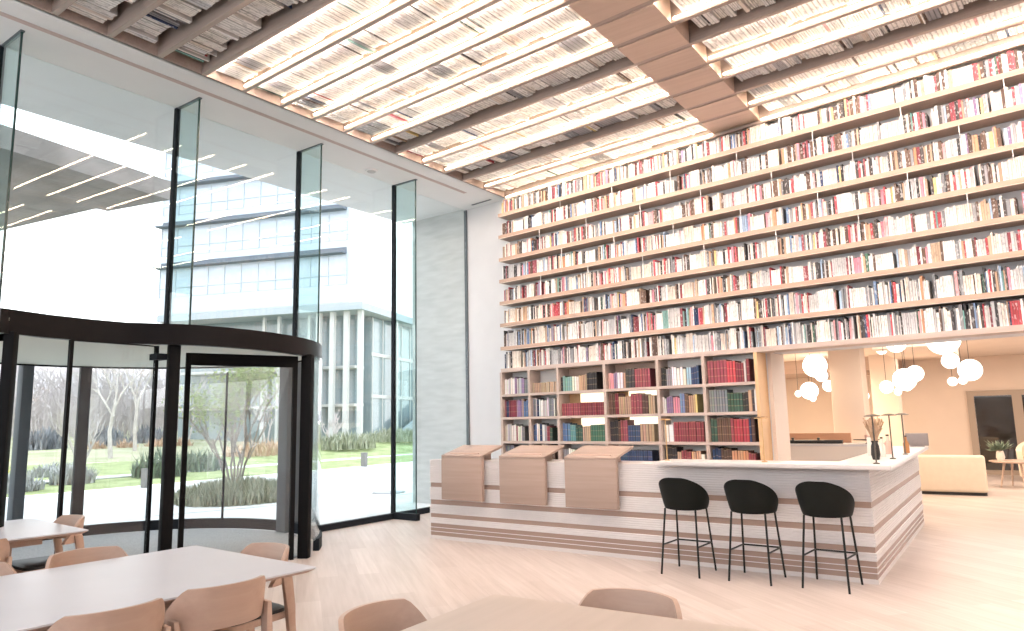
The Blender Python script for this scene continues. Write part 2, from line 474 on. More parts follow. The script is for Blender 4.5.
# soffit strip by the glass and the ceiling deck above the beams
b = MB(); b.box(GX, -7.14, -5, 10.05, CZ, CZ + 0.25); struct(b.build('ceiling', M['ceil']), 'white plaster ceiling strip along the glass wall')
b = MB(); b.box(-7.14, 8, 1.6, 10.4, CZ + 0.42, CZ + 0.55); struct(b.build('ceiling_deck', M['beam']), 'ceiling deck above the overhead bookshelves')
b = MB(); b.box(-7.14, 8, -5, 1.6, CZ, CZ + 0.25); struct(b.build('ceiling_rear', M['ceil']))
b = MB(); b.box(-7.535, -7.465, -5, 9.26, CZ - 0.004, CZ + 0.02); struct(b.build('trim_1', M['slot']), 'thin pinkish slot running along the white ceiling strip')
# smoke detector and vent
t = empty('smoke_detector', 'small round grey smoke detector on the white ceiling strip near the glass', 'smoke detector', (-7.93, 7.46, CZ))
b = MB(); b.lathe([(0.105, 0), (0.105, -0.010), (0.095, -0.022)], 24); b.build('base', M['ceil'], t)
b = MB(); b.lathe([(0.07, -0.022), (0.06, -0.03), (0.0, -0.033)], 20); b.build('sensor', M['colgrey'], t)
t = empty('air_vent', 'slim grey air vent in the white ceiling beside the book wall', 'vent', (-7.60, 9.84, CZ), WA)
b = MB(); b.box(-0.26, 0.26, -0.05, 0.05, -0.006, 0.0); b.build('frame', M['ceil'], t)
b = MB(); b.box(-0.24, 0.24, -0.022, 0.022, -0.010, -0.006); b.build('grille', M['greyframe'], t)
# book wall (left white part + behind shelves, pierced by the opening under the shelves)
def wallbox(name, s0, s1, o0, o1, z0, z1, mat, label=None):
    b = MB(); b.box(s0, s1, -o1, -o0, z0, z1); return struct(b.build(name, mat, loc=W0, rz=WA), label)
wallbox('wall_back', 0, 5.55, -0.45, 0.0, 0, CZ + 0.4, M['wallwhite'], 'white back wall behind the bookshelves')
wallbox('wall_back_upper', 5.55, 16, -0.45, 0.0, 2.29, CZ + 0.4, M['wallwhite'], 'white wall above the opening to the lounge')
b = MB(); b.box(5.552, 5.60, 0.0, 0.45, 0, 2.285); struct(b.build('trim_6', M['warmwall'], loc=W0, rz=WA), 'warm beige reveal of the opening beside the bookcase')
# room behind the opening
b = MB(); b.box(-8, 8, 10.8, 20.2, 2.72, 2.9); struct(b.build('ceiling_lounge', M['warmwall']))
b = MB(); b.box(-8.2, -1.02, 20.0, 20.2, 0, 2.72); b.box(-1.02, 8, 20.0, 20.2, 1.92, 2.72); struct(b.build('wall_lounge', M['warmwall'], smooth=10), 'warm beige far wall of the lounge')
b = MB(); b.box(7.9, 8.1, -5, 20.2, 0, CZ); struct(b.build('wall_right', M['white']))
b = MB(); b.box(-8.17, 8, -5.15, -5, 0, CZ); struct(b.build('wall_rear', M['white']))
b = MB(); b.box(-8.15, -8.0, 10.7, 20.0, 0, 2.72); struct(b.build('wall_lounge_left', M['warmwall']))
# bulkhead in lounge
b = MB(); b.box(-7.9, -2.3, 17.6, 19.99, 2.42, 2.72); struct(b.build('trim_2', M['oakY']), 'timber bulkhead under the lounge ceiling')
b = MB(); b.box(-2.0, -0.9, 13.6, 16.6, 2.56, 2.72, ); struct(b.build('trim_3', M['warmwall']), 'ceiling box above the globe lamps')
b = MB(); b.box(-2.80, -2.27, 14.0, 14.53, 0, 2.72); struct(b.build('column_1', M['warmwall'], bevel=0.01), 'square pale column behind the bar')
b = MB(); b.box(-2.62, -2.10, 17.2, 17.6, 0, 2.72); struct(b.build('column_2', M['warmwall'], bevel=0.01), 'paler column further back in the lounge')
# lounge windows
def lounge_window(name, x0, x1):
    r = sempty(name, (0, 0, 0))
    b = MB(); b.box(x0, x0 + 0.14, 19.92, 19.995, 0, 1.92); b.build('jamb', M['taupe'], r)
    b = MB(); b.box(x1 - 0.05, x1, 19.92, 19.995, 0, 1.92); b.build('jamb', M['taupe'], r)
    b = MB(); b.box(x0 + 0.14, x1 - 0.05, 19.92, 19.995, 1.80, 1.92); b.build('head', M['taupe'], r)
    b = MB(); b.box(x0 + 0.14, x1 - 0.05, 19.92, 20.1, 0, 0.1); b.build('sill', M['taupe'], r)
    b = MB(); b.box(x0 + 0.14, x1 - 0.05, 20.0, 20.03, 0.1, 1.80); b.build('pane', M['darkpane'], r)
    return r
lounge_window('window_8', -1.02, -0.10); lounge_window('window_9', -0.10, 0.95); lounge_window('window_10', 0.95, 2.0)

# ------------------------------------------------------------------ glass wall
FY = [2.55, 4.43, 6.27, 8.20]
def glass_panel(k, y0, y1, z0, z1, rail=True):
    r = sempty('window_%d' % k, (GX, 0, 0), label='clear floor to ceiling glazing panel')
    b = MB(); b.box(-0.008, 0.008, y0, y1, z0, z1); b.build('pane', M['glass'], r)
    if rail:
        b = MB(); b.box(-0.03, 0.05, y0, y1, 0, 0.085); b.build('bottom_rail', M['anthracite'], r)
    return r
glass_panel(1, 8.20, 10.07, 0.08, CZ); glass_panel(2, 6.27, 8.20, 2.48, CZ, False); glass_panel(3, 6.56, 8.20, 0.08, 2.48)
glass_panel(4, 4.43, 6.27, 2.48, CZ, False); glass_panel(5, 2.55, 4.43, 2.48, CZ, False); glass_panel(6, 0.66, 2.55, 2.48, CZ, False)
glass_panel(7, -5, 0.66, 0.08, CZ)
b = MB(); b.box(GX - 0.03, GX + 0.03, 10.072, 10.098, 0, CZ); struct(b.build('trim_4', M['greyframe']), 'dark upright where glass meets the white wall')
for i, y in enumerate(FY):
    z0 = 0.0 if i == 3 else 2.48
    r = sempty('glass_fin', (GX, y, 0), label='tall green tinted glass fin standing off the glazing')
    b = MB(); b.box(0.03, 0.485, -0.010, 0.010, z0 + (0.1 if i == 3 else 0), CZ - 0.02); b.build('blade', M['fin'], r)
    b = MB(); b.box(0.485, 0.495, -0.010, 0.010, z0, CZ - 0.005); b.build('edge_strip', M['glassedge'], r)
    b = MB(); b.box(-0.03, 0.03, -0.026, 0.026, z0, CZ); b.build('mullion', M['anthracite'], r)
    b = MB(); b.box(0.03, 0.51, -0.02, 0.02, CZ - 0.015, CZ); b.build('head_shoe', M['greyframe'], r)
    if i == 3:
        b = MB(); b.box(0.03, 0.53, -0.04, 0.04, 0, 0.10); b.build('foot_shoe', M['anthracite'], r)
# outside soffit, canopy, concrete end wall
b = MB(); b.box(-9.78, GX, -6, 10.1, 5.45, 5.75); struct(b.build('roof_soffit', M['ceil']), 'white outdoor soffit beyond the glass')
b = MB(); b.box(-9.55, GX - 0.02, 10.1, 10.55, -0.02, 5.75); struct(b.build('wall_concrete', M['concrete']), 'pale board-marked concrete end wall outside the glass')
b = MB()
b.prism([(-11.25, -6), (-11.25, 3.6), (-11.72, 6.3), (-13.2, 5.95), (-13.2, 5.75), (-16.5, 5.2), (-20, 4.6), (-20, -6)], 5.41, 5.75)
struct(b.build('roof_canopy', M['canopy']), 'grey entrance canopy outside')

# ------------------------------------------------------------------ revolving door
DC = V((-8.75, 4.25, 0)); DR = 2.30
def ang(p): return math.atan2(p[1] - DC.y, p[0] - DC.x)
def dpt(a, r=DR, z=0): return (DC.x + r * cos(a), DC.y + r * sin(a), z)
door = sempty('door_1', (0, 0, 0), label='large black framed revolving entrance door with round canopy')
A0 = ang((-6.65, 3.54)); A1 = ang((-6.72, 5.37))
# canopy plan: straight header on the near side, then the round drum
plan = [(-6.64, 2.22), (-6.76, 2.62), (-6.80, 3.0), (-6.78, 3.3), (-6.62, 3.55)]
na = 44
for k in range(1, na + 1):
    a = A0 + (2 * pi - 0.55) * k / na
    plan.append(dpt(a)[:2])
plan.append((-8.3, 2.2))
def offset_poly(poly, d):
    out = []; n = len(poly)
    for i in range(n):
        p0, p1, p2 = V(poly[i - 1]).to_2d() if 0 else V((*poly[i - 1], 0)), V((*poly[i], 0)), V((*poly[(i + 1) % n], 0))
        t = (p2 - p0).normalized(); nrm = V((-t.y, t.x, 0)); q = p1 + nrm * d; out.append((q.x, q.y))
    return out
inner = offset_poly(plan, 0.07)
b = MB(); n = len(plan)
zb = lambda x: 2.28 if x > -7.6 else 2.365
vs = [(x, y, zb(x)) for x, y in plan] + [(x, y, 2.48) for x, y in plan] + [(x, y, zb(x)) for x, y in inner] + [(x, y, 2.48) for x, y in inner]
fs = []
for i in range(n):
    j = (i + 1) % n
    fs += [(i, j, n + j, n + i), (2 * n + j, 2 * n + i, 3 * n + i, 3 * n + j), (n + i, n + j, 3 * n + j, 3 * n + i), (j, i, 2 * n + i, 2 * n + j)]
b.add(vs, fs, sm=True); b.build('canopy_fascia', M['bronze'], door)
b = MB(); b.prism(inner, 2.385, 2.41); b.build('canopy_ceiling', M['drumceil'], door)
b = MB(); b.prism(inner, 2.44, 2.475); b.build('canopy_roof', M['anthracite'], door)
# floor mat inside the drum and curb on the outdoor side
b = MB(); b.lathe([(DR - 0.12, 0.001), (DR - 0.12, 0.008), (0, 0.008)], 64, DC); b.build('entrance_mat', M['mat'], door)
def arc_wall(a0, a1, r, th, z0, z1, nseg):
    b = MB()
    rin = [[dpt(a0 + (a1 - a0) * k / nseg, r - th / 2, z) for k in range(nseg + 1)] for z in (z0, z1)]
    rou = [[dpt(a0 + (a1 - a0) * k / nseg, r + th / 2, z) for k in range(nseg + 1)] for z in (z0, z1)]
    b.band(rin, rou); return b
AG0 = A1 + 0.02; AG1 = ang((-10.75, 3.0)) + (2 * pi if ang((-10.75, 3.0)) < 0 else 0)
arc_wall(AG0 + 0.18, AG1, DR, 0.07, 0.0, 0.14, 40).build('curb', M['anthracite'], door)
arc_wall(AG0, AG1, DR, 0.014, 0.14, 2.30, 48).build('curved_pane', M['glass'], door)
def post(p, w, name='post', mat='black', d=None, z1=None):
    z1 = z1 or (2.30 if name == 'post' else 2.384)
    a = ang(p); T = MX.Translation((p[0], p[1], 0)) @ MX.Rotation(a, 4, 'Z')
    b = MB(); b.box(-(d or w) / 2, (d or w) / 2, -w / 2, w / 2, 0, z1, T=T); return b.build(name, M[mat], door, bevel=0.006)
post((-6.70, 2.33), 0.08, d=0.09); post((-6.67, 3.70), 0.10, d=0.11); post((-6.76, 5.375), 0.095, d=0.12)
b = MB(); arc = arc_wall(A1 - 0.005, A1 + 0.10, DR - 0.02, 0.03, 0, 2.28, 8); arc.build('post_cover', M['black'], door)
post(dpt(RAD(166.5)), 0.14, 'outer_post', 'anthracite'); post(dpt(RAD(185)), 0.14, 'outer_post', 'greyframe'); post(dpt(RAD(86.5)), 0.22, 'outer_post', 'greyframe'); post(dpt(AG1), 0.15, 'outer_post', 'greyframe')
b = MB(); p = dpt(ang((-9.84, 6.37))); b.box(p[0] - 0.012, p[0] + 0.012, p[1] - 0.012, p[1] + 0.012, 0.14, 2.3); b.build('glass_joint', M['anthracite'], door)
p = dpt(ang((-10.95, 4.0)))
def leaf(p0, p1, name, top=2.22, bot=0.08, top_h=0.13, bot_h=0.10, stile=0.05):
    """flat glazed leaf between two plan points: stiles, rails and pane"""
    p0 = V((*p0, 0)); p1 = V((*p1, 0)); d = p1 - p0; ln = d.length; T = MX.Translation(p0) @ MX.Rotation(math.atan2(d.y, d.x), 4, 'Z')
    b = MB(); b.box(0, stile, -0.022, 0.022, 0, top, T=T); lf = b.build(name, M['black'], door)
    for nm, a in (('stile', (ln - stile, ln, -0.022, 0.022, 0, top)), ('top_rail', (stile, ln - stile, -0.024, 0.024, top - top_h, top)), ('bottom_rail', (stile, ln - stile, -0.024, 0.024, 0.008, 0.008 + bot_h))):
        b = MB(); b.box(*a, T=T); b.build(nm, M['black'], lf)
    b = MB(); b.box(stile, ln - stile, -0.006, 0.006, 0.008 + bot_h, top - top_h, T=T); b.build('pane', M['glass'], lf)
    return lf
leaf((-7.2, 4.13), (-6.80, 5.26), 'swing_leaf', top=2.275)
leaf((-6.8, 2.815), (-6.8, 3.61), 'sliding_leaf', top=2.28, top_h=0.008, bot_h=0.05, stile=0.028)
b = MB(); b.box(-6.84, -6.70, 3.55, 3.65, 2.14, 2.20); b.build('hinge_bracket', M['anthracite'], door)
b = MB(); b.tube([(-6.86, 3.52, 0.02), (-6.86, 3.52, 0.16)], 0.02, 10); b.build('pivot', M['steel'], door)

# ================================================================== SHELVES
SZ = [5.05, 4.66, 4.255, 3.875, 3.49, 3.11, 2.71]
S0, S1 = 1.09, 12.6
hang = {0: [2.45 + k for k in range(7)], 1: [2.0, 2.95, 3.93, 4.9, 5.9, 6.89, 8.0], 2: [2.45 + k for k in range(7)], 3: [2.0, 2.95, 3.93, 4.9, 5.9, 6.89, 8.0]}
for k, z in enumerate(SZ):
    t = empty('floating_shelf', 'long oak wall shelf with warm light strip, %s shelf from the top' % WORDN[k + 1], 'shelf', W0, WA, 'long oak wall shelves')
    b = MB(); b.box(S0, S1, -0.30, -0.005, z - 0.05, z); b.build('board', M['shelf'], t)
    b = MB(); b.box(S0, S1, -0.30, -0.296, z, z + 0.008); b.build('lip', M['shelf'], t)
    b = MB(); b.box(S0 + 0.02, S1, -0.2955, -0.284, z + 0.0005, z + 0.006); b.build('led_strip', M['led'], t)
    b = MB(); b.box(S0 + 0.02, S1, -0.300, -0.292, z - 0.055, z - 0.05); b.build('light_line', M['ledline'], t)
    nz = (SZ + [2.34])[k + 1]
    for s in hang.get(k, []):
        b = MB(); b.box(s - 0.004, s + 0.004, -0.290, -0.282, nz + 0.008, z - 0.055); b.build('hanger', M['white'], t)

# bookcase below (its top board carries the lowest long row)
DIV = [1.085, 1.70, 2.29, 3.18, 4.08, 4.785, 5.515]
RZ = [2.30, 1.914, 1.533, 1.142, 0.77, 0.39, 0.0]
bc = empty('bookcase', 'built-in oak bookcase of open square bays under the long wall shelves', 'bookcase', W0, WA)
b = MB(); b.box(S0, S1, -0.30, -0.005, 2.285, 2.34); b.build('top_board', M['case'], bc)
b = MB(); b.box(S0, S1, -0.30, -0.296, 2.34, 2.348); b.build('lip', M['case'], bc)
b = MB(); b.box(S0 + 0.02, S1, -0.2955, -0.284, 2.3405, 2.346); b.build('led_strip', M['led'], bc)
for i, s in enumerate(DIV):
    nm = 'side_panel' if i in (0, 6) else 'divider'
    b = MB(); b.box(s - 0.022, s + 0.022, -0.30, -0.005, 0, 2.285); b.build(nm, M['sidewood'] if i == 6 else M['case'], bc)
for r in range(1, 6):
    for c in range(6):
        b = MB(); b.box(DIV[c] + 0.022, DIV[c + 1] - 0.022, -0.298, -0.02, RZ[r] - 0.04, RZ[r]); b.build('shelf_board', M['case'], bc)
for c in range(6):
    lit = c in (2, 3)
    if not lit:
        b = MB(); b.box(DIV[c] + 0.022, DIV[c + 1] - 0.022, -0.02, -0.005, 0.0, 2.285); b.build('back_panel', M['white'], bc)
    else:
        b = MB(); b.box(DIV[c] + 0.022, DIV[c + 1] - 0.022, -0.02, -0.005, 1.914, 2.285); b.build('back_panel', M['oakY'], bc)
        b = MB(); b.box(DIV[c] + 0.022, DIV[c + 1] - 0.022, -0.02, -0.005, 0.0, 1.14); b.build('back_panel', M['white'], bc)
        b = MB(); b.box(DIV[c] + 0.022, DIV[c] + 0.24, -0.02, -0.005, 1.14, 1.914); b.build('back_panel', M['sidewood'], bc)
        b = MB(); b.box(DIV[c] + 0.24, DIV[c + 1] - 0.022, -0.02, -0.005, 1.14, 1.914); tag(b.build('glow_panel', M['bay_glow'], bc), 'warm panel added to glow at the back of the bay')  # emissive panel put in for the bright glow behind these bays

# ================================================================== OVERHEAD SHELVES
TB = {12: (9.894, -.1172), 11: (9.287, -.0945), 10: (8.726, -.0836), 9: (8.247, -.0825), 8: (7.73, -.0728), 7: (7.169, -.0638), 6: (6.678, -.0625), 5: (6.175, -.062),
      4: (5.649, -.0575), 3: (5.159, -.0515), 2: (4.635, -.0455), 1: (4.12, -.040), 0: (3.613, -.023), -1: (3.098, -.012), -2: (2.59, -.004), -3: (2.08, 0.0), -4: (1.57, 0)}
BX0, BX1 = -7.12, 5.0
GAP0, GAP1 = -3.13, -2.47
BTH = 0.055
def ty(k, x): return TB[k][0] + TB[k][1] * (x - BX0)
LIT = {11: 1, 10: 2, 9: 0, 8: 1, 7: 1, 6: 0, 5: 1, 4: 1, 3: 1, 2: 1, 1: 1}
b = MB(); b.box(-7.16, -7.12, 1.5, 10.0, CZ, CZ + 0.42); struct(b.build('trim_5', M['beam']), 'oak edge board closing the overhead shelves')
for k, (y, m) in TB.items():
    r = sempty('ceiling_beam', label='deep oak ceiling beam carrying overhead books')
    a = math.atan(m)
    th = BTH
    b = MB()
    ys = ty(k, BX1)
    lo = CZ - (0.05 if k == 12 else 0)
    b.prism([(BX0, y), (BX1, ys), (BX1, ys + th), (BX0, y + th)], lo, CZ + 0.42)
    b.build('board', M['beam'], r)
    # strip tucked on the near face of the beam, lighting the bay before it
    lit = LIT.get(k - 1, 0)
    own = LIT.get(k, 0)                    # strip lying behind this beam, under the feet of the books of its own bay
    if own:
        for x0, x1 in ((BX0 + 0.05, GAP0 - 0.02), (GAP1 + 0.02, BX1)):
            b = MB(); b.prism([(x0, ty(k, x0) + th + .001), (x1, ty(k, x1) + th + .001), (x1, ty(k, x1) + th + 0.022), (x0, ty(k, x0) + th + 0.022)], lo + 0.032, lo + 0.044)
            b.build('led_strip', M['ledc'] if own == 1 else M['ledd'], r)
    if lit:
        for x0, x1 in ((BX0 + 0.05, GAP0 - 0.02), (GAP1 + 0.02, BX1)):
            b = MB(); b.prism([(x0, ty(k, x0) - 0.012), (x1, ty(k, x1) - 0.012), (x1, ty(k, x1)), (x0, ty(k, x0))], lo + 0.036, lo + 0.050)
            b.build('light_line', M['ledtip'], r)
    if k < 12:
        x0, x1 = GAP0, GAP1
        b = MB(); b.prism([(x0, ty(k, x0) + th + .005), (x1, ty(k, x1) + th + .005), (x1, ty(k + 1, x1) - 0.02), (x0, ty(k + 1, x0) - 0.02)], CZ - 0.012, CZ + 0.30)
        b.build('cover_panel', M['oakY'], r)

# ================================================================== BOOKS
def book_parts(kind):
    """unit book: spine at y=0 facing -y, x thickness, z height"""
    vs = []; fs = []; mi = []; uv = []
    prof = {'soft': [(0, 0.0), (1, 0.0)], 'round': [(0, 0.035), (0.25, 0.008), (0.5, 0.0), (0.75, 0.008), (1, 0.035)]}[kind]
    n = len(prof); out = (-1, -1)
    ring = prof + [(1, 1), (0, 1)]
    m = len(ring)
    for z in (0, 1): vs += [(x, y, z) for x, y in ring]
    for i in range(n - 1):
        fs.append((i, i + 1, m + i + 1, m + i)); mi.append(0); uv.append([(prof[i][0], 0), (prof[i + 1][0], 0), (prof[i + 1][0], 1), (prof[i][0], 1)])
    fs.append((n - 1, n, m + n, m + n - 1)); mi.append(0); uv.append([out] * 4)
    fs.append((n, n + 1, m + n + 1, m + n)); mi.append(1); uv.append([out] * 4)
    fs.append((n + 1, 0, m, m + n + 1)); mi.append(0); uv.append([out] * 4)
    e = 0.13 if kind == 'round' else 0.06
    dz = 0.022 if kind == 'round' else 0.006
    for z, top in ((1, True), (0, False)):
        o = len(vs); zz = z - dz if top else z + dz
        vs += [(e, 0.09 if kind == 'round' else 0.02, zz), (1 - e, 0.09 if kind == 'round' else 0.02, zz), (1 - e, 1, zz), (e, 1, zz)]
        bs = m if top else 0
        q = [tuple(bs + i for i in range(n)) + (o + 1, o), (bs + n - 1, bs + n, o + 2, o + 1), (bs + n + 1, bs + 0, o, o + 3), (o, o + 1, o + 2, o + 3)]
        for f, mm in zip(q, (0, 0, 0, 1)):
            fs.append(f if top else f[::-1]); mi.append(mm); uv.append([out] * len(f))
    return vs, fs, mi, uv


BP = {k: book_parts(k) for k in ('soft', 'round')}
PROTO = {}
for k in ('soft', 'round', 'bound'):
    vs, fs, mi, uv = BP['round' if k == 'bound' else k]
    me = bpy.data.meshes.new('book_' + k); me.from_pydata(vs, [], fs)
    me.materials.append(M['bound' if k == 'bound' else 'book']); me.materials.append(M['pages'])
    me.polygons.foreach_set('material_index', mi)
    ul = me.uv_layers.new(name='UV'); flat = []
    for u in uv:
        for q in u: flat += list(q)
    ul.data.foreach_set('uv', flat)
    bm = bmesh.new(); bm.from_mesh(me); bmesh.ops.recalc_face_normals(bm, faces=bm.faces); bm.to_mesh(me); bm.free()
    PROTO[k] = bpy.data.objects.new('book', me)

COLS = {
    'white': [(0.82, 0.80, 0.78), (0.77, 0.76, 0.75), (0.80, 0.77, 0.73)],
    'cream': [(0.74, 0.66, 0.59), (0.70, 0.61, 0.54)],
    'pale grey': [(0.58, 0.57, 0.57), (0.50, 0.50, 0.52)],
    'grey': [(0.26, 0.26, 0.28), (0.20, 0.21, 0.23)],
    'black': [(0.035, 0.033, 0.037), (0.06, 0.053, 0.055)],
    'dark brown': [(0.09, 0.055, 0.045), (0.13, 0.08, 0.06)],
    'red': [(0.46, 0.07, 0.09), (0.38, 0.06, 0.075)],
    'maroon': [(0.20, 0.04, 0.055), (0.24, 0.055, 0.07), (0.27, 0.07, 0.09)],
    'pink': [(0.70, 0.36, 0.38), (0.60, 0.25, 0.32)],
    'orange': [(0.56, 0.29, 0.17), (0.55, 0.36, 0.24)],
    'tan': [(0.40, 0.28, 0.20), (0.46, 0.34, 0.25)],
    'yellow': [(0.70, 0.54, 0.24)],
    'blue': [(0.10, 0.17, 0.33), (0.15, 0.23, 0.38)],
    'navy': [(0.025, 0.045, 0.11), (0.035, 0.06, 0.13)],
    'pale blue': [(0.34, 0.46, 0.62)],
    'green': [(0.06, 0.14, 0.10), (0.045, 0.09, 0.07)],
    'teal': [(0.13, 0.30, 0.28), (0.20, 0.36, 0.34)],
    'purple': [(0.22, 0.15, 0.28), (0.30, 0.22, 0.36)],
}
PAL_TOP = [('white', 19), ('cream', 16), ('pale grey', 9), ('grey', 9), ('black', 14), ('dark brown', 14), ('red', 7), ('maroon', 6), ('pink', 7), ('orange', 4), ('tan', 8), ('yellow', 1.5), ('blue', 2), ('navy', 2), ('pale blue', 1.5), ('green', .7), ('teal', .7), ('purple', 1)]
PAL_LOW = [('white', 20), ('cream', 9), ('pale grey', 15), ('grey', 17), ('black', 14), ('dark brown', 4), ('red', 5), ('maroon', 3), ('pink', 3), ('orange', 2), ('tan', 3), ('yellow', 1), ('blue', 3), ('navy', 4), ('pale blue', 3), ('green', 1.5), ('teal', 1.5), ('purple', 1)]
PAL_CEIL = [('white', 74), ('cream', 5), ('pale grey', 6), ('grey', 5), ('black', 3), ('dark brown', 2), ('red', .8), ('pink', 1), ('tan', 2), ('blue', .6), ('navy', 1), ('yellow', .6), ('green', .6), ('teal', .6), ('orange', 1)]


def pick(pal):
    n = rnd.choices([p[0] for p in pal], [p[1] for p in pal])[0]
    c = rnd.choice(COLS[n]); j = rnd.uniform(0.93, 1.07)
    return n, tuple(min(1, x * j) for x in c)


def area_px(mat):
    """projected size of a book (its spine quad), 0 when it leaves the frame"""
    ps = [proj(mat @ V(q)) for q in ((0, 0, 0), (1, 0, 0), (1, 0, 1), (0, 0, 1))]
    if any(p is None for p in ps): return 0, 0
    cx = sum(p[0] for p in ps) / 4; cy = sum(p[1] for p in ps) / 4
    if not (0 < cx < 1024 and 0 < cy < 631): return 0, cx
    a = 0
    for i in range(4): a += ps[i][0] * ps[(i + 1) % 4][1] - ps[(i + 1) % 4][0] * ps[i][1]
    return abs(a) / 2, cx


def add_stuff(mb, mat, kind, col):
    vs, fs, mi, uv = BP[kind]
    mb.add([mat @ V(p) for p in vs], fs, mi, uv, (*col, rnd.random()))


def put_book(mat, kind, col, label, cat, group, name='book'):
    o = PROTO[kind].copy(); o.name = name; COL.objects.link(o); o.matrix_world = mat; o.color = (*col, 1)
    return tag(o, label, cat, group)


RW = MX.Rotation(WA, 4, 'Z')
wall_books = []        # (matrix, kind, colour name, colour, row, s)
for r, z in enumerate(SZ + [2.34]):
    s = S0 + 0.05 + rnd.uniform(0, 0.03)
    low = r >= 6
    nxt = ([CZ - 0.06] + SZ + [2.34])[r] - z - (0.055 if r else 0)
    lean_left = 0
    while s < 12.4:
        run = rnd.random() < 0.07
        nn = rnd.randint(3, 9) if run else 1
        cn, cc = pick(PAL_LOW if low else PAL_TOP)
        w0 = rnd.choice([0.014, 0.018, 0.02, 0.024, 0.028, 0.034]) if not low else rnd.choice([0.010, 0.013, 0.016, 0.02, 0.024, 0.03])
        h0 = rnd.uniform(0.185, 0.245) if not low else rnd.uniform(0.21, 0.285)
        if run:
            w0 = min(w0, 0.022)
            if rnd.random() < 0.75: cn = rnd.choice(['white', 'cream', 'white', 'pale grey']); cc = rnd.choice(COLS[cn])
            else: nn = min(nn, 4)
        d0 = rnd.uniform(0.13, 0.17)
        for q in range(nn):
            if s > 12.4: break
            w_ = w0 * rnd.uniform(0.95, 1.05); h_ = min(h0, nxt - 0.02)
            if not run and rnd.random() < 0.03:
                s += rnd.uniform(0.02, 0.05)
            jj = rnd.uniform(.82, 1.06)
            base = W(s, 0.272 - rnd.uniform(0, 0.012), z + 0.0065)
            mt = MX.Translation(base) @ RW @ MX.Diagonal((w_, d0, h_, 1))
            wall_books.append([mt, 'soft' if rnd.random() < 0.75 else 'round', cn, tuple(min(1, x * jj) for x in cc), r, s, w_, h_])
            s += w_ + 0.0012
scored = []
for bk in wall_books:
    a, cx = area_px(bk[0]); bk += [a, cx]
order = sorted(range(len(wall_books)), key=lambda i: -wall_books[i][8])
chosen = set([i for i in order if wall_books[i][8] > 0][:300])
ROWN = ['first', 'second', 'third', 'fourth', 'fifth', 'sixth', 'seventh', 'eighth']
rest = MB(); idx = {}
for r in range(8):
    row = sorted([i for i in range(len(wall_books)) if wall_books[i][4] == r and wall_books[i][8] > 0], key=lambda i: -wall_books[i][5])
    for n_, i in enumerate(row): idx[i] = n_ + 1
for i, bk in enumerate(wall_books):
    if i in chosen:
        th = 'slim' if bk[6] < 0.016 else 'thick' if bk[6] > 0.027 else ''
        lab = ('%s %s paperback, %s from the photo\'s right edge on the %s wall shelf down' % (th, bk[2], ordi(idx[i]), ROWN[bk[4]])).strip()
        put_book(bk[0], bk[1], bk[3], lab, 'book', 'paperbacks on the long wall shelves', 'paperback_book')
    else:
        add_stuff(rest, bk[0], bk[1], bk[3])
o = rest.build('shelved_paperbacks', [M['bookstuff'], M['pages']]); tag(o, 'further rows of paperbacks filling the long wall shelves', 'books', kind='stuff')

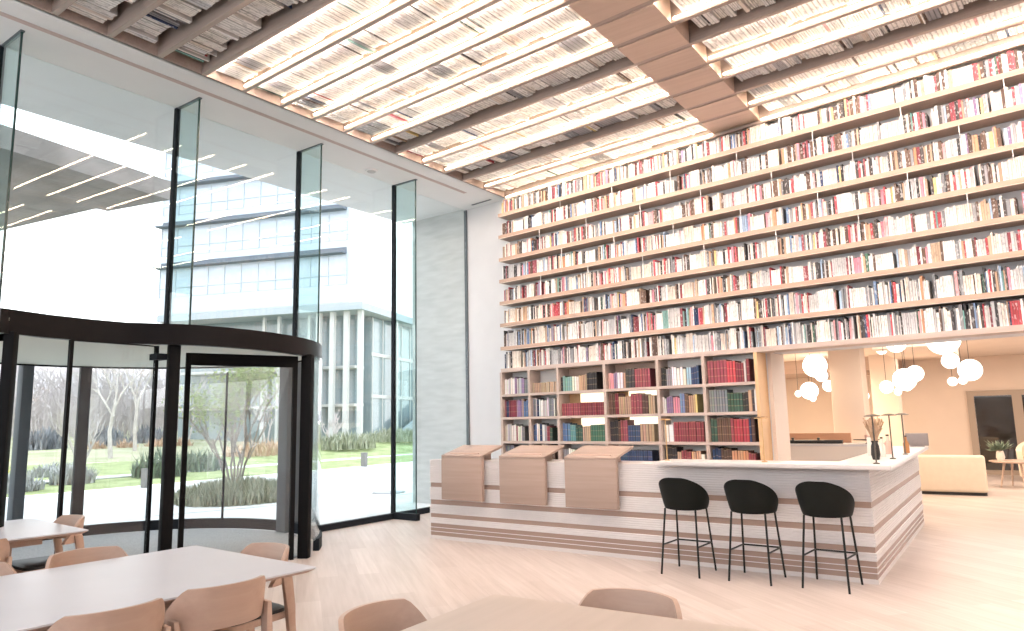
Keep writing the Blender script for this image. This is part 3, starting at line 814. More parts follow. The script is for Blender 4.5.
# bookcase books, cell by cell: runs of (colour, count, width, height)
CELLS = {
 (0, 0): [('white', 4, .022, .22), ('pale grey', 2, .02, .23), ('white', 3, .03, .23), ('purple', 2, .025, .24), ('pale grey', 3, .03, .22), ('purple', 2, .03, .22), ('grey', 2, .035, .21)],
 (0, 1): [('tan', 8, .034, .135), ('tan', 6, .034, .14)],
 (0, 2): [('black', 1, .03, .20), ('teal', 4, .045, .20), ('white', 2, .045, .20), ('cream', 1, .04, .19), ('orange', 3, .026, .20), ('tan', 2, .03, .2), ('black', 5, .036, .23)],
 (0, 3): [('pink', 3, .032, .20), ('purple', 2, .03, .2), ('white', 2, .05, .21), ('tan', 1, .04, .2), ('black', 3, .05, .24), ('maroon', 6, .042, .23)],
 (0, 4): [('black', 3, .025, .23), ('grey', 3, .028, .21), ('white', 1, .03, .24), ('white', 3, .045, .22), ('cream', 1, .05, .2), ('pale blue', 2, .035, .21), ('navy', 3, .038, .22)],
 (0, 5): [('maroon', 6, .045, .26), ('red', 3, .04, .24), ('maroon', 3, .035, .22), ('pale grey', 1, .03, .25), ('maroon', 1, .045, .29)],
 (1, 0): [('maroon', 1, .03, .25), ('navy', 2, .03, .24), ('maroon', 5, .032, .24), ('purple', 4, .03, .24), ('tan', 1, .025, .25), ('blue', 3, .03, .23)],
 (1, 1): [('grey', 2, .03, .25), ('pale grey', 1, .02, .26), ('navy', 2, .02, .25), ('white', 3, .028, .23), ('pale grey', 3, .026, .22), ('white', 1, .03, .27), ('grey', 3, .03, .25), ('white', 1, .03, .24)],
 (1, 2): [('maroon', 8, .044, .19), ('maroon', 10, .042, .195)],
 (1, 3): [('dark brown', 3, .034, .28), ('maroon', 2, .03, .27), ('tan', 6, .034, .22), ('maroon', 4, .045, .25), ('dark brown', 2, .05, .24), ('tan', 3, .033, .22)],
 (1, 4): [('pale grey', 2, .03, .19), ('purple', 3, .032, .2), ('pink', 3, .034, .19), ('blue', 2, .036, .23), ('dark brown', 2, .026, .22), ('tan', 3, .032, .21), ('yellow', 1, .03, .21)],
 (1, 5): [('grey', 7, .036, .25), ('green', 5, .04, .21), ('black', 2, .035, .21), ('orange', 1, .05, .25), ('black', 1, .03, .26), ('white', 2, .03, .24)],
 (2, 0): [('cream', 2, .025, .23), ('pale grey', 3, .03, .24), ('white', 3, .03, .23), ('maroon', 1, .03, .22), ('white', 3, .028, .21), ('grey', 2, .03, .2)],
 (2, 1): [('navy', 1, .03, .23), ('blue', 1, .04, .25), ('white', 2, .025, .24), ('navy', 1, .05, .25), ('white', 2, .025, .24), ('grey', 2, .024, .23), ('maroon', 2, .024, .2), ('green', 2, .026, .18)],
 (2, 2): [('blue', 3, .05, .24), ('teal', 3, .034, .21), ('green', 3, .042, .18), ('tan', 4, .034, .19), ('green', 6, .042, .21)],
 (2, 3): [('black', 4, .034, .28), ('dark brown', 1, .04, .28), ('maroon', 3, .04, .28), ('navy', 5, .04, .20), ('tan', 5, .045, .21)],
 (2, 4): [('white', 2, .075, .20), ('maroon', 12, .036, .23)],
 (2, 5): [('green', 2, .045, .31), ('dark brown', 6, .03, .27), ('maroon', 1, .04, .26), ('red', 5, .04, .25), ('navy', 1, .03, .3), ('dark brown', 1, .045, .28)],
 (3, 0): [('grey', 5, .036, .26), ('black', 4, .03, .24), ('white', 4, .03, .25)],
 (3, 1): [('black', 5, .03, .29), ('white', 4, .03, .28), ('dark brown', 4, .036, .28)],
 (3, 2): [('grey', 3, .034, .22), ('white', 4, .04, .22), ('red', 2, .04, .2), ('white', 3, .04, .18), ('pale grey', 4, .05, .2)],
 (3, 3): [('white', 3, .03, .2), ('navy', 16, .036, .21)],
 (3, 4): [('black', 5, .036, .25), ('tan', 2, .03, .21), ('maroon', 4, .036, .22), ('orange', 4, .034, .21), ('white', 1, .06, .18)],
 (3, 5): [('navy', 3, .04, .26), ('dark brown', 4, .036, .24), ('orange', 6, .036, .22), ('maroon', 3, .03, .2)],
}
RN = ['top', 'second', 'third', 'fourth']
for (r, c), runs in CELLS.items():
    s = DIV[c] + 0.022 + 0.012; z = RZ[r + 1]; n_ = 0
    for cn, cnt, w_, h_ in runs:
        cc = rnd.choice(COLS[cn])
        hv = h_ if (r, c) == (1, 2) else min(0.315, h_ * 1.17)
        for q in range(cnt):
            if s + w_ > DIV[c + 1] - 0.03: break
            n_ += 1
            hh = min(0.318, hv * (rnd.uniform(0.985, 1.015) if cnt > 4 else rnd.uniform(0.92, 1.03)))
            mt = MX.Translation(W(s, 0.255 - rnd.uniform(0, 0.01), z + 0.001)) @ RW @ MX.Diagonal((w_, 0.19, min(hh, 0.33), 1))
            lab = '%s bound volume, %s from its bay\'s left end, bookcase %s row, %s bay' % (cn, ordi(n_), RN[r], WORDN[c + 1])
            put_book(mt, 'bound', tuple(x * rnd.uniform(.9, 1.1) for x in cc), lab, 'book', 'bound volumes in the bookcase', 'bound_volume')
            s += w_ + 0.0015

# overhead books
ceil_books = []
for k in sorted(TB):
    if k >= 12 or k < -3: continue
    a = math.atan(TB[k][1])
    for x0, x1 in ((BX0 + 0.03, GAP0 - 0.06), (GAP1 + 0.05, 3.6)):
        x = x0 + rnd.uniform(0, 0.08); h0 = 0.36; cn, cc = pick(PAL_CEIL); left = 0
        while x < x1:
            if left <= 0:
                cn, cc = pick(PAL_CEIL); left = rnd.choice([1, 1, 1, 2, 3, 5, 8]); h0 = rnd.uniform(0.385, 0.445) if LIT.get(k, 0) else rnd.uniform(0.30, 0.42); t0 = rnd.choice([0.022, 0.03, 0.04, 0.05] if LIT.get(k, 0) else [0.014, 0.018, 0.024, 0.03, 0.04])
                if cn not in ('white', 'cream', 'pale grey', 'grey'): left = 1; t0 = min(t0, 0.022)
                zz = rnd.uniform(0.058, 0.075) if LIT.get(k, 0) else rnd.uniform(0.06, 0.11)
            left -= 1
            w_ = t0 * rnd.uniform(.9, 1.1)
            if x + w_ > x1: break
            h_ = min(h0 * rnd.uniform(.985, 1.015), ty(k + 1, x) - ty(k, x) - BTH - 0.035)
            mt = MX.Translation((x + w_, ty(k, x) + BTH + 0.004 + max(0, TB[k][1] * w_), CZ + zz)) @ MX.Rotation(a, 4, 'Z') @ MX.Rotation(RAD(-90), 4, 'X') @ MX.Rotation(pi, 4, 'Z') @ MX.Diagonal((w_, 0.22, h_, 1))
            ceil_books.append([mt, 'soft' if rnd.random() < .6 else 'round', cn, cc, k, x, w_, h_])
            x += w_ + 0.002
for bk in ceil_books:
    a_, cx = area_px(bk[0]); bk += [a_, cx]
order = sorted([i for i in range(len(ceil_books)) if ceil_books[i][8] > 0], key=lambda i: -ceil_books[i][8])
chosen = set(order[:300]); rest = MB(); idx = {}
for k in TB:
    row = sorted([i for i in range(len(ceil_books)) if ceil_books[i][4] == k], key=lambda i: ceil_books[i][5])
    for n_, i in enumerate(row): idx[i] = n_ + 1
for i, bk in enumerate(ceil_books):
    if i in chosen:
        lab = '%s book overhead, %s from the window end, %s ceiling bay from the book wall' % (bk[2], ordi(idx[i]), WORDN[12 - bk[4]])
        put_book(bk[0], bk[1], bk[3], lab, 'book', 'books set overhead between the ceiling beams', 'overhead_book')
    elif bk[8] > 0 or -0.2 < bk[5] or True:
        add_stuff(rest, bk[0], bk[1], bk[3])
o = rest.build('overhead_volumes', [M['bookstuff'], M['pages']]); tag(o, 'further books packed overhead between the ceiling beams', 'books', kind='stuff')

for o in PROTO.values(): bpy.data.objects.remove(o)

# ================================================================== COUNTER
CY, CXL, CXR, CYB = 7.09, -6.40, -1.16, 11.1
ct = empty('library_counter', 'long L-shaped service counter of white layers with brown wood bands', 'counter', (0, 0, 0))
def lpath(inset):
    return [(CXL + inset, 7.56), (CXL + inset, CY + inset), (CXR - inset, CY + inset), (CXR - inset - 0.035, CYB)]
def lband(z0, z1, out, nlay=1):
    """strip around the front and end of the counter; white ones carry fine stepped layers"""
    b = MB(); zs = []
    if nlay == 1: zs = [(z0, out), (z1, out)]
    else:
        for k in range(nlay):
            a0 = z0 + (z1 - z0) * k / nlay; a1 = z0 + (z1 - z0) * (k + 1) / nlay; hgt = a1 - a0
            zs += [(a0, out + 0.007), (a0 + hgt * 0.16, out), (a1 - hgt * 0.16, out), (a1, out + 0.007)]
    rows = []
    for z, o_ in zs: rows.append([(x, y, z) for x, y in lpath(o_)])
    inn = [[(x, y, z) for x, y in lpath(0.08)] for z, o_ in zs]
    b.band(inn, rows); return b
bands = [(0.0, .04, 'p', 1), (.04, .088, 'w', 1), (.088, .094, 'l', 1), (.094, .138, 'w', 1), (.138, .144, 'l', 1), (.144, .192, 'w', 1), (.192, .265, 'l', 3), (.265, .315, 'w', 1),
         (.315, .43, 'l', 5), (.43, .488, 'w', 1), (.488, .648, 'l', 7), (.648, .702, 'w', 1), (.702, .985, 'l', 12)]
for z0, z1, kd, nl in bands:
    o = lband(z0, z1, {'p': 0.004, 'w': 0.010, 'l': 0.0}[kd], nl).build({'p': 'plinth', 'w': 'wood_band', 'l': 'white_layer'}[kd], M[{'p': 'slab', 'w': 'band', 'l': 'layers'}[kd]], ct, smooth=20)
b = MB(); b.prism([(CXL, CY), (CXR, CY), (CXR - .035, CYB), (CXR - 0.34, CYB), (CXR - 0.34, 7.40), (-3.0, 7.40), (-3.0, 7.56), (CXL, 7.56)], 0.985, 0.995); b.build('worktop', M['slab'], ct)
b = MB(); b.prism([(-3.14, 6.90), (-0.955, 6.90), (-1.03, 10.75), (-1.46, 10.75), (-1.46, 7.36), (-3.14, 7.36)], 0.995, 1.036); b.build('bar_slab', M['slab'], ct, bevel=0.004)
b = MB(); b.box(CXL, -3.0, 7.53, 7.56, 0.0, 0.985); b.build('rear_panel', M['layers'], ct)

# lecterns
for i, (x, lab) in enumerate([(-5.79, 'oak slanted lectern hung on the counter, the one nearest the glass wall'), (-4.87, 'oak slanted lectern hung on the counter, between two others'), (-3.95, 'oak slanted lectern hung on the counter, nearest the bar stools')]):
    t = empty('lectern', lab, 'lectern', (x, 7.0, 0), 0, 'oak lecterns on the counter')
    b = MB(); b.box(-0.325, 0.325, -0.005, 0.05, 0.51, 1.035); b.build('front_panel', M['lect'], t, bevel=0.003)
    b = MB(); b.hexa([(-0.325, -0.005, 1.036), (0.325, -0.005, 1.036), (0.325, 0.45, 1.142), (-0.325, 0.45, 1.142)], [(-0.325, -0.005, 1.062), (0.325, -0.005, 1.062), (0.325, 0.45, 1.172), (-0.325, 0.45, 1.172)])
    b.build('slanted_top', M['lect'], t, bevel=0.002)
    b = MB(); b.hexa([(-0.24, 0.062, 1.0785), (0.24, 0.062, 1.0785), (0.24, 0.075, 1.0815), (-0.24, 0.075, 1.0815)], [(-0.24, 0.062, 1.090), (0.24, 0.062, 1.090), (0.24, 0.075, 1.093), (-0.24, 0.075, 1.093)]); b.build('book_ledge', M['edge'], t)
    b = MB(); b.hexa([(-0.2, 0.12, 0.996), (0.2, 0.12, 0.996), (0.2, 0.36, 0.996), (-0.2, 0.36, 0.996)], [(-0.2, 0.12, 1.063), (0.2, 0.12, 1.063), (0.2, 0.36, 1.118), (-0.2, 0.36, 1.118)]); b.build('support_block', M['lect'], t)

# table lamps on the bar
def lamp(x, y, h, lab, mat, z=1.036):
    t = empty('table_lamp', lab, 'lamp', (x, y, z), 0, 'thin stemmed table lamps on the bar')
    b = MB(); b.lathe([(0.028, 0), (0.028, 0.008), (0.008, 0.014)], 20); b.build('base', M[mat], t)
    b = MB(); b.tube([(0, 0, 0.012), (0, 0, h)], 0.0065, 10); b.build('stem', M[mat], t)
    b = MB(); b.lathe([(0.0, h + 0.018), (0.03, h + 0.016), (0.068, h + 0.004), (0.07, h - 0.002), (0.03, h + 0.002), (0.0, h + 0.004)], 28); b.build('lamp_shade', M[mat], t)
lamp(-1.094, 7.09, 0.42, 'thin dark stemmed lamp at the bar corner, in front of the dried flowers', 'steel')
lamp(-1.064, 7.86, 0.42, 'thin dark stemmed lamp on the bar, between the other two at the corner', 'steel')
lamp(-1.053, 8.69, 0.42, 'thin dark stemmed lamp on the bar beside the amber bottle', 'steel')
lamp(-3.07, 7.09, 0.42, 'thin brass lamp at the bar end near the lecterns', 'brass')
lamp(-2.07, 7.09, 0.42, 'brass lamp standing before the oak panel right of the bookcase', 'brass')
# dried flowers
t = empty('dried_bouquet', 'dried flower bouquet in a dark vase on the bar corner', 'flowers', (-1.19, 7.72, 1.036), 0.3)
b = MB(); b.lathe([(0.03, 0), (0.042, 0.05), (0.036, 0.13), (0.026, 0.16), (0.036, 0.18), (0.03, 0.178), (0.022, 0.15)], 20); b.build('vase', M['dark'], t)
b = MB()
for k in range(70):
    a = rnd.uniform(0, 2 * pi); q = rnd.uniform(0.01, 0.10); h = rnd.uniform(0.30, 0.42)
    b.tube([(0.01 * cos(a), 0.01 * sin(a), 0.12), (q * .5 * cos(a), q * .5 * sin(a), 0.12 + (h - .12) * .6), (q * cos(a), q * sin(a), h)], [0.002, 0.004, 0.007], 5)
b.build('stems', M['dried'], t)
def bottle(x, y, lab, mat, r=0.028, h=0.2, z=1.036):
    t = empty('bottle', lab, 'bottle', (x, y, z), 0, 'bottles on the bar')
    b = MB(); b.lathe([(r, 0), (r, h * .55), (r * .45, h * .72), (r * .4, h * .92), (0.0, h * .92)], 18); b.build('body', M[mat], t)
    b = MB(); b.lathe([(r * .45, h * .92), (r * .45, h), (0, h)], 14); b.build('cap', M['dark'], t)
bottle(-1.075, 9.0, 'small amber bottle beside the furthest bar lamp', 'amber', 0.03, 0.19)
bottle(-1.22, 8.75, 'pinkish bottle on the bar behind the flowers', 'pinkbottle', 0.035, 0.21)
bottle(-1.20, 8.2, 'pale bottle on the bar just right of the flowers', 'whitebox', 0.03, 0.2)
t = empty('tissue_box', 'tall white carton on the bar left of the flowers', 'box', (-1.33, 8.5, 1.036))
b = MB(); b.box(-0.05, 0.05, -0.04, 0.04, 0, 0.19); b.build('carton', M['whitebox'], t, bevel=0.004)
b = MB(); b.box(-0.04, 0.04, -0.03, 0.03, 0.19, 0.195); b.build('lid', M['greypanel'], t)
t = empty('desk_screen', 'grey upright panel at the far end of the bar', 'panel', (-1.14, 10.62, 1.036), 0)
b = MB(); b.box(-0.13, 0.13, -0.012, 0.012, 0.012, 0.17); b.build('panel', M['greypanel'], t, bevel=0.004)
b = MB(); b.box(-0.08, 0.08, -0.04, 0.04, 0, 0.012); b.build('foot', M['greypanel'], t)

# back counter in the lounge
t = empty('back_counter', 'low pale back counter with timber splashback behind the bar', 'counter', (-3.2, 12.8, 0))
b = MB(); b.box(-1.1, 1.35, 0, 0.6, 0, 0.94); b.build('cabinet', M['whitebox'], t)
b = MB(); b.box(-1.12, 1.37, -0.02, 0.62, 0.94, 0.975); b.build('worktop', M['slab'], t)
b = MB(); b.box(-1.1, 0.78, 0.57, 0.6, 0.976, 1.14); b.build('splashback', M['terracotta'], t)
t = empty('coffee_rail', 'long dark tray rail lying on the back counter', 'tray', (-3.2, 12.98, 0.976))
b = MB(); b.box(-0.9, 0.72, -0.05, 0.05, 0.0, 0.06); b.build('tray', M['dark'], t, bevel=0.01)
for k in range(3):
    b = MB(); b.lathe([(0.02, 0.06), (0.026, 0.10), (0.0, 0.10)], 14, (-0.5 + 0.42 * k, 0, 0)); b.build('spout', M['steel'], t)
t = empty('cake_stand', 'dark oval serving board on a short stand on the back counter', 'serving board', (-2.1, 13.0, 0.976))
b = MB(); b.lathe([(0.05, 0), (0.02, 0.02), (0.02, 0.05)], 16); b.build('foot', M['dark'], t)
b = MB(); b.lathe([(0.05, 0.05), (0.22, 0.06), (0.22, 0.07), (0, 0.07)], 28, sy=.6); b.build('board', M['dark'], t)
t = empty('cup', 'pink cup standing on the dark serving board', 'cup', (-2.12, 13.0, 1.047))
b = MB(); b.lathe([(0.02, 0), (0.03, 0.07), (0.026, 0.068), (0.018, 0.006), (0, 0.006)], 18); b.build('bowl', M['pinkbottle'], t)
b = MB(); b.tube([(0.028, 0, 0.055), (0.045, 0, 0.05), (0.042, 0, 0.025), (0.024, 0, 0.02)], 0.004, 6); b.build('handle', M['pinkbottle'], t)

# ================================================================== STOOLS
def make_stool(label):
    t = empty('bar_stool', label, 'bar stool', (0, 0, 0), 0, 'black bar stools at the counter')
    # shell: half barrel open to the front (+y)
    nu, nv = 33, 9
    def shell(off):
        rows = []
        for j in range(nv):
            v = j / (nv - 1); row = []
            for i in range(nu):
                u = -1 + 2 * i / (nu - 1); a = u * RAD(112)
                e = abs(u)
                topz = 0.91 - 0.255 * (max(0, e - 0.12) / 0.88) ** 1.55
                z0 = 0.605
                z = z0 + (topz - z0) * v
                flare = 0.192 + 0.066 * ((z - 0.605) / 0.3) ** 0.8 - off
                x = flare * sin(a) * 1.04; y = -flare * cos(a) * (1.0 if cos(a) > 0 else 1.25) + 0.01
                row.append((x, y, z))
            rows.append(row)
        return rows
    b = MB(); b.band(shell(0.016), shell(0.0)); b.build('shell', M['stool'], t, smooth=50)
    b = MB(); b.lathe([(0.0, 0.598), (0.17, 0.598), (0.178, 0.61), (0.170, 0.655), (0.13, 0.668), (0, 0.672)], 36, (0, 0.01, 0)); b.build('seat', M['stool'], t)
    tops = {}
    for sx in (-1, 1):
        for sy in (-1, 1):
            p0 = (sx * 0.155, sy * 0.13 + 0.0, 0.63 if sy > 0 else 0.61); p1 = (sx * 0.19, sy * 0.205, 0)
            tops[(sx, sy)] = (V(p0), V(p1))
            b = MB(); b.tube([p0, p1], 0.0095, 10); b.build('leg', M['stool_leg'], t)
    def at(k, z):
        p0, p1 = tops[k]; f = (p0.z - z) / p0.z; return p0.lerp(p1, f)
    for a_, c_ in (((-1, -1), (-1, 1)), ((1, -1), (1, 1)), ((-1, 1), (1, 1))):
        b = MB(); b.tube([at(a_, 0.27), at(c_, 0.27)], 0.008, 8); b.build('footrest', M['stool_leg'], t)
    return t
st = make_stool('black barrel-backed bar stool nearest the lecterns')
st.location = (-2.77, 6.775, 0); st.rotation_euler.z = RAD(-1.5)
dup(st, (-2.125, 6.80, 0), RAD(-2), 'black barrel-backed bar stool in the middle of the three')
dup(st, (-1.49, 6.84, 0), RAD(-4), 'black barrel-backed bar stool nearest the counter corner')

# ================================================================== TABLES AND CHAIRS
def make_table(label, loc, rz, w, ln, top, wood_top=False):
    t = empty('study_table', label, 'table', loc, rz, 'long study tables')
    # origin: middle of the far end edge, table runs toward -y
    b = MB(); r = 0.02; pts = []
    for cx_, cy_, a0 in ((w / 2 - r, -r, 0), (-w / 2 + r, -r, 90), (-w / 2 + r, -ln + r, 180), (w / 2 - r, -ln + r, 270)):
        for k in range(6): a = RAD(a0 + 18 * k); pts.append((cx_ + r * cos(a), cy_ + r * sin(a)))
    def sc(d): return [(x * (1 - 2 * d / w), (y + ln / 2) * (1 - 2 * d / ln) - ln / 2) for x, y in pts]
    b.prism(pts, 0.732, 0.74); b.build('tabletop', top, t)
    b = MB(); b.hexa([(x, y, 0.714) for x, y in sc(0.03)], [(x, y, 0.7318) for x, y in sc(0.0)]); b.build('top_core', M['edge'], t)
    for sx in (-1, 1):
        b = MB(); b.box(sx * (w / 2 - 0.20) - 0.02, sx * (w / 2 - 0.20) + 0.02, -ln + 0.25, -0.25, 0.655, 0.714); b.build('side_rail', M['table_leg'], t)
    for y in (-0.46, -ln + 0.46):
        b = MB(); b.hexa([(-0.30, y - 0.05, 0), (0.30, y - 0.05, 0), (0.30, y + 0.05, 0), (-0.30, y + 0.05, 0)], [(-0.36, y - 0.05, 0.714), (0.36, y - 0.05, 0.714), (0.36, y + 0.05, 0.714), (-0.36, y + 0.05, 0.714)])
        b.build('pedestal', M['table_leg'], t, bevel=0.006)
    return t
make_table('long white topped study table in front of the revolving door', (-3.782, 2.625, 0), RAD(-2.6), 1.265, 2.6, M['tabletop'])
make_table('white topped study table beside the glass wall at the photo\'s left edge', (-6.46, 2.68, 0), RAD(-3.6), 1.26, 2.6, M['tabletop'])
make_table('pale oak topped study table nearest the bar stools', (-1.40, 2.63, 0), RAD(3.0), 1.14, 2.6, M['tabletop_wood'])


def make_chair(label):
    """faces +y; origin on the floor under the seat"""
    t = empty('study_chair', label, 'chair', (0, 0, 0), 0, 'beech study chairs')
    def outline(w0, w1, y0, y1, r=0.05):
        pts = []
        for cx_, cy_, a0 in ((w1 - r, y1 - r, 0), (-w1 + r, y1 - r, 90), (-w0 + r, y0 + r, 180), (w0 - r, y0 + r, 270)):
            for k in range(5): a = RAD(a0 + 22.5 * k); pts.append((cx_ + r * cos(a), cy_ + r * sin(a)))
        return pts
    b = MB(); b.prism(outline(0.19, 0.225, -0.20, 0.21), 0.405, 0.442); b.build('seat_frame', M['chair'], t, bevel=0.005)
    p = outline(0.185, 0.22, -0.195, 0.205)
    b = MB(); q = [(x * .9, y * .9) for x, y in p]; n = len(p)
    vs = [(x, y, 0.443) for x, y in p] + [(x, y, 0.462) for x, y in p] + [(x, y, 0.474) for x, y in q]
    fs = [tuple(range(n))[::-1], tuple(range(2 * n, 3 * n))] + [(k * n + i, k * n + (i + 1) % n, (k + 1) * n + (i + 1) % n, (k + 1) * n + i) for k in (0, 1) for i in range(n)]
    b.add(vs, fs, sm=True); b.build('seat', M['leather'], t)
    for sx in (-1, 1):
        b = MB(); b.hexa([(sx * .205 - .013, .205 - .013, 0), (sx * .205 + .013, .205 - .013, 0), (sx * .205 + .013, .205 + .013, 0), (sx * .205 - .013, .205 + .013, 0)],
                         [(sx * .195 - .02, .175 - .02, .42), (sx * .195 + .02, .175 - .02, .42), (sx * .195 + .02, .175 + .02, .42), (sx * .195 - .02, .175 + .02, .42)])
        b.build('leg', M['chair'], t, bevel=0.004)
        # rear leg: rises past the seat, flares and meets the backrest
        b = MB(); rows = []
        for (y, x, z, a, d) in ((-.235, .215, 0, .013, .014), (-.195, .205, .40, .017, .024), (-.185, .212, .47, .017, .027), (-.165, .215, .59, .014, .030), (-.150, .222, .66, .011, .030)):
            rows.append([(sx * x - a, y - d, z), (sx * x + a, y - d, z), (sx * x + a, y + d, z), (sx * x - a, y + d, z)])
        b.grid(rows, close=True, sm=False); m_ = len(b.v); b.f += [[3, 2, 1, 0], [m_ - 4, m_ - 3, m_ - 2, m_ - 1]]; b.mi += [0, 0]; b.sm += [False, False]
        b.build('leg', M['chair'], t, bevel=0.004)
    nu = 29
    def back(off):
        rows = []
        for j in range(7):
            v = j / 6; row = []
            for i in range(nu):
                u = -1 + 2 * i / (nu - 1); e = abs(u)
                ax = 0.250 - off
                a = u * RAD(82)
                x = ax * sin(a) / sin(RAD(82)) * (1 - 0.03 * (1 - v)); y = -0.245 + off + (0.20) * (1 - cos(a)) ** 1.15 / (1 - cos(RAD(82))) ** 1.15 - 0.03 * (v - .5) * (1 - e)
                drop = max(0, (e - 0.58) / 0.42)
                zt = 0.790 - 0.012 * e * e - 0.16 * drop ** 1.3; zb = 0.600 + 0.008 * e * e - 0.005 * drop
                row.append((x, y, zb + (zt - zb) * v))
            rows.append(row)
        return rows
    b = MB(); b.band(back(0.016), back(0.0)); b.build('backrest', M['chair'], t, smooth=50)
    return t
ch = make_chair('beech chair pushed in at the end of the white table by the revolving door')
ch.location = (-3.73, 2.525, 0); ch.rotation_euler.z = RAD(178)
for lab, x, y, a in [
    ('beech chair tucked under the end of the oak topped table by the stools', -1.35, 2.54, 183),
    ('beech chair at the window end of the table by the glass wall', -6.44, 2.59, 178),
    ('beech chair with back to the viewer, second along the white table', -3.235, 2.015, 84),
    ('beech chair whose backrest alone rises at the photo\'s bottom edge, along the white table', -3.235, 1.515, 84),
    ('beech chair on the far side of the white table, facing the viewer', -4.40, 2.05, -93),
    ('beech chair on the far side of the white table, cut by the photo\'s left edge', -4.44, 1.47, -93),
    ('beech chair at the near side of the glass wall table, back to the viewer', -5.80, 1.84, 86),
    ('beech chair showing only its backrest beside the oak topped table', -1.93, 2.03, -86)]:
    dup(ch, (x, y, 0), RAD(a), lab)

# ================================================================== LOUNGE
t = empty('sofa', 'cream upholstered sofa seen from behind past the counter end', 'sofa', (-1.62, 14.95, 0), RAD(3))
b = MB(); b.box(-1.0, 1.0, 0.04, 0.8, 0.0, 0.05); b.build('plinth', M['dark'], t)
b = MB(); b.box(-1.02, 1.02, 0.0, 0.22, 0.05, 0.69); b.build('backrest', M['cream'], t, bevel=0.05, seg=4)
b = MB(); b.box(-1.02, 1.02, 0.22, 0.85, 0.05, 0.30); b.build('base', M['cream'], t, bevel=0.03, seg=3)
for sx in (-1, 1):
    b = MB(); b.box(sx * 0.92 - 0.10, sx * 0.92 + 0.10, 0.222, 0.85, 0.30, 0.55); b.build('arm', M['cream'], t, bevel=0.04, seg=3)
    b = MB(); b.box(sx * 0.405 - 0.40, sx * 0.405 + 0.40, 0.225, 0.86, 0.302, 0.45); b.build('seat_cushion', M['cream'], t, bevel=0.04, seg=3)
t = empty('lounge_chair', 'cream rounded armchair by the dark lounge window', 'armchair', (0.30, 18.3, 0), RAD(150))
def bowl(off):
    rows = []
    for j in range(6):
        v = j / 5; row = []
        for i in range(25):
            u = -1 + 2 * i / 24; a = u * RAD(125); rr = 0.46 - off + 0.02 * v
            zt = 0.86 - 0.25 * max(0, abs(u) - .35) ** 1.3 / .65 ** 1.3
            row.append((rr * sin(a), -rr * cos(a), 0.10 + (zt - 0.10) * v))
        rows.append(row)
    return rows
b = MB(); b.band(bowl(0.10), bowl(0)); b.build('shell', M['cream'], t, smooth=50)
b = MB(); b.lathe([(0.34, 0.10), (0.35, 0.14), (0.35, 0.40), (0.32, 0.46), (0, 0.47)], 30, (0, 0.02, 0)); b.build('seat', M['cream'], t)
for k in range(4):
    a = RAD(45 + 90 * k); b = MB(); b.tube([(0.28 * cos(a), 0.28 * sin(a), 0.1), (0.30 * cos(a), 0.30 * sin(a), 0)], [0.02, 0.014], 10); b.build('leg', M['dark'], t)
t = empty('coffee_table', 'round low wooden table in front of the cream armchair', 'table', (-0.18, 16.9, 0))
b = MB(); b.lathe([(0.0, 0.47), (0.40, 0.47), (0.44, 0.485), (0.44, 0.50), (0, 0.50)], 40); b.build('tabletop', M['oakY'], t)
for k in range(4):
    a = RAD(20 + 90 * k); b = MB(); b.tube([(0.20 * cos(a), 0.20 * sin(a), 0.47), (0.30 * cos(a), 0.30 * sin(a), 0)], [0.022, 0.014], 10); b.build('leg', M['oakY'], t)
t = empty('potted_plant', 'small leafy plant in a pale vase on the round lounge table', 'plant', (-0.42, 16.9, 0.50))
b = MB(); b.lathe([(0.05, 0), (0.075, 0.06), (0.06, 0.17), (0.045, 0.2), (0.0, 0.19)], 20); b.build('vase', M['whitebox'], t)
b = MB()
for k in range(90):
    a = rnd.uniform(0, 2 * pi); q = rnd.uniform(0.02, 0.26); h = rnd.uniform(0.20, 0.40)
    p1 = V((q * cos(a), q * sin(a), h)); w = V((-sin(a), cos(a), 0)) * 0.02
    b.add([V((0, 0, 0.18)), p1 * 0.7 + w + V((0, 0, .04)), p1, p1 * 0.7 - w + V((0, 0, .04))], [(0, 1, 2, 3)])
b.build('foliage', M['evergreen'], t)

# globe pendants: image position, radius in pixels, distance
def unproj_y(px, py, Y):
    d = ROT @ V((px - 512, py - 315.5, FPX)); return CAM + d * ((Y - CAM.y) / d.y)
GL = [(814.9, 365.7, 11.5, 16.2), (821.5, 375.7, 6, 15.8), (828.5, 385.8, 5.7, 16.4), (809.3, 390.7, 8.6, 16.9), (798.3, 393.8, 3.2, 15.4), (813, 398.5, 3.0, 15.6), (863.5, 396, 5.2, 17.2),
      (886.5, 387, 6.3, 13.6), (881.6, 349.5, 5, 14.2), (896, 343, 9.5, 12.6), (904.6, 379.5, 11, 13.0), (915, 373.5, 8, 12.7), (898, 391.7, 3.5, 12.15), (907, 386, 5, 12.2),
      (943, 339, 15.5, 12.4), (950.3, 360.7, 8, 12.8), (970, 370, 10.8, 13.2), (952.6, 381.5, 4.4, 13.6), (962.8, 380.3, 4.0, 13.0)]
GN = ['largest globe of the cluster by the column', 'globe just under the largest by the column', 'globe half hidden behind the square column, window side', 'second largest globe by the column, lower down', 'tiny globe lowest toward the bookcase', 'tiny globe hanging lowest by the column', 'globe peeping from behind the square column',
      'round globe at the bookcase side of the middle cluster', 'small globe high under the lounge ceiling', 'globe half hidden by the shelf above the middle cluster', 'largest globe of the middle cluster', 'upper globe of the middle cluster', 'tiny globe lowest of the middle cluster', 'small globe merged under the middle cluster',
      'big globe half hidden by the shelf at the far right cluster', 'globe between the big hidden one and the lowest', 'largest full globe near the lounge window', 'tiny globe under the right cluster', 'small globe touching the largest full one near the window']
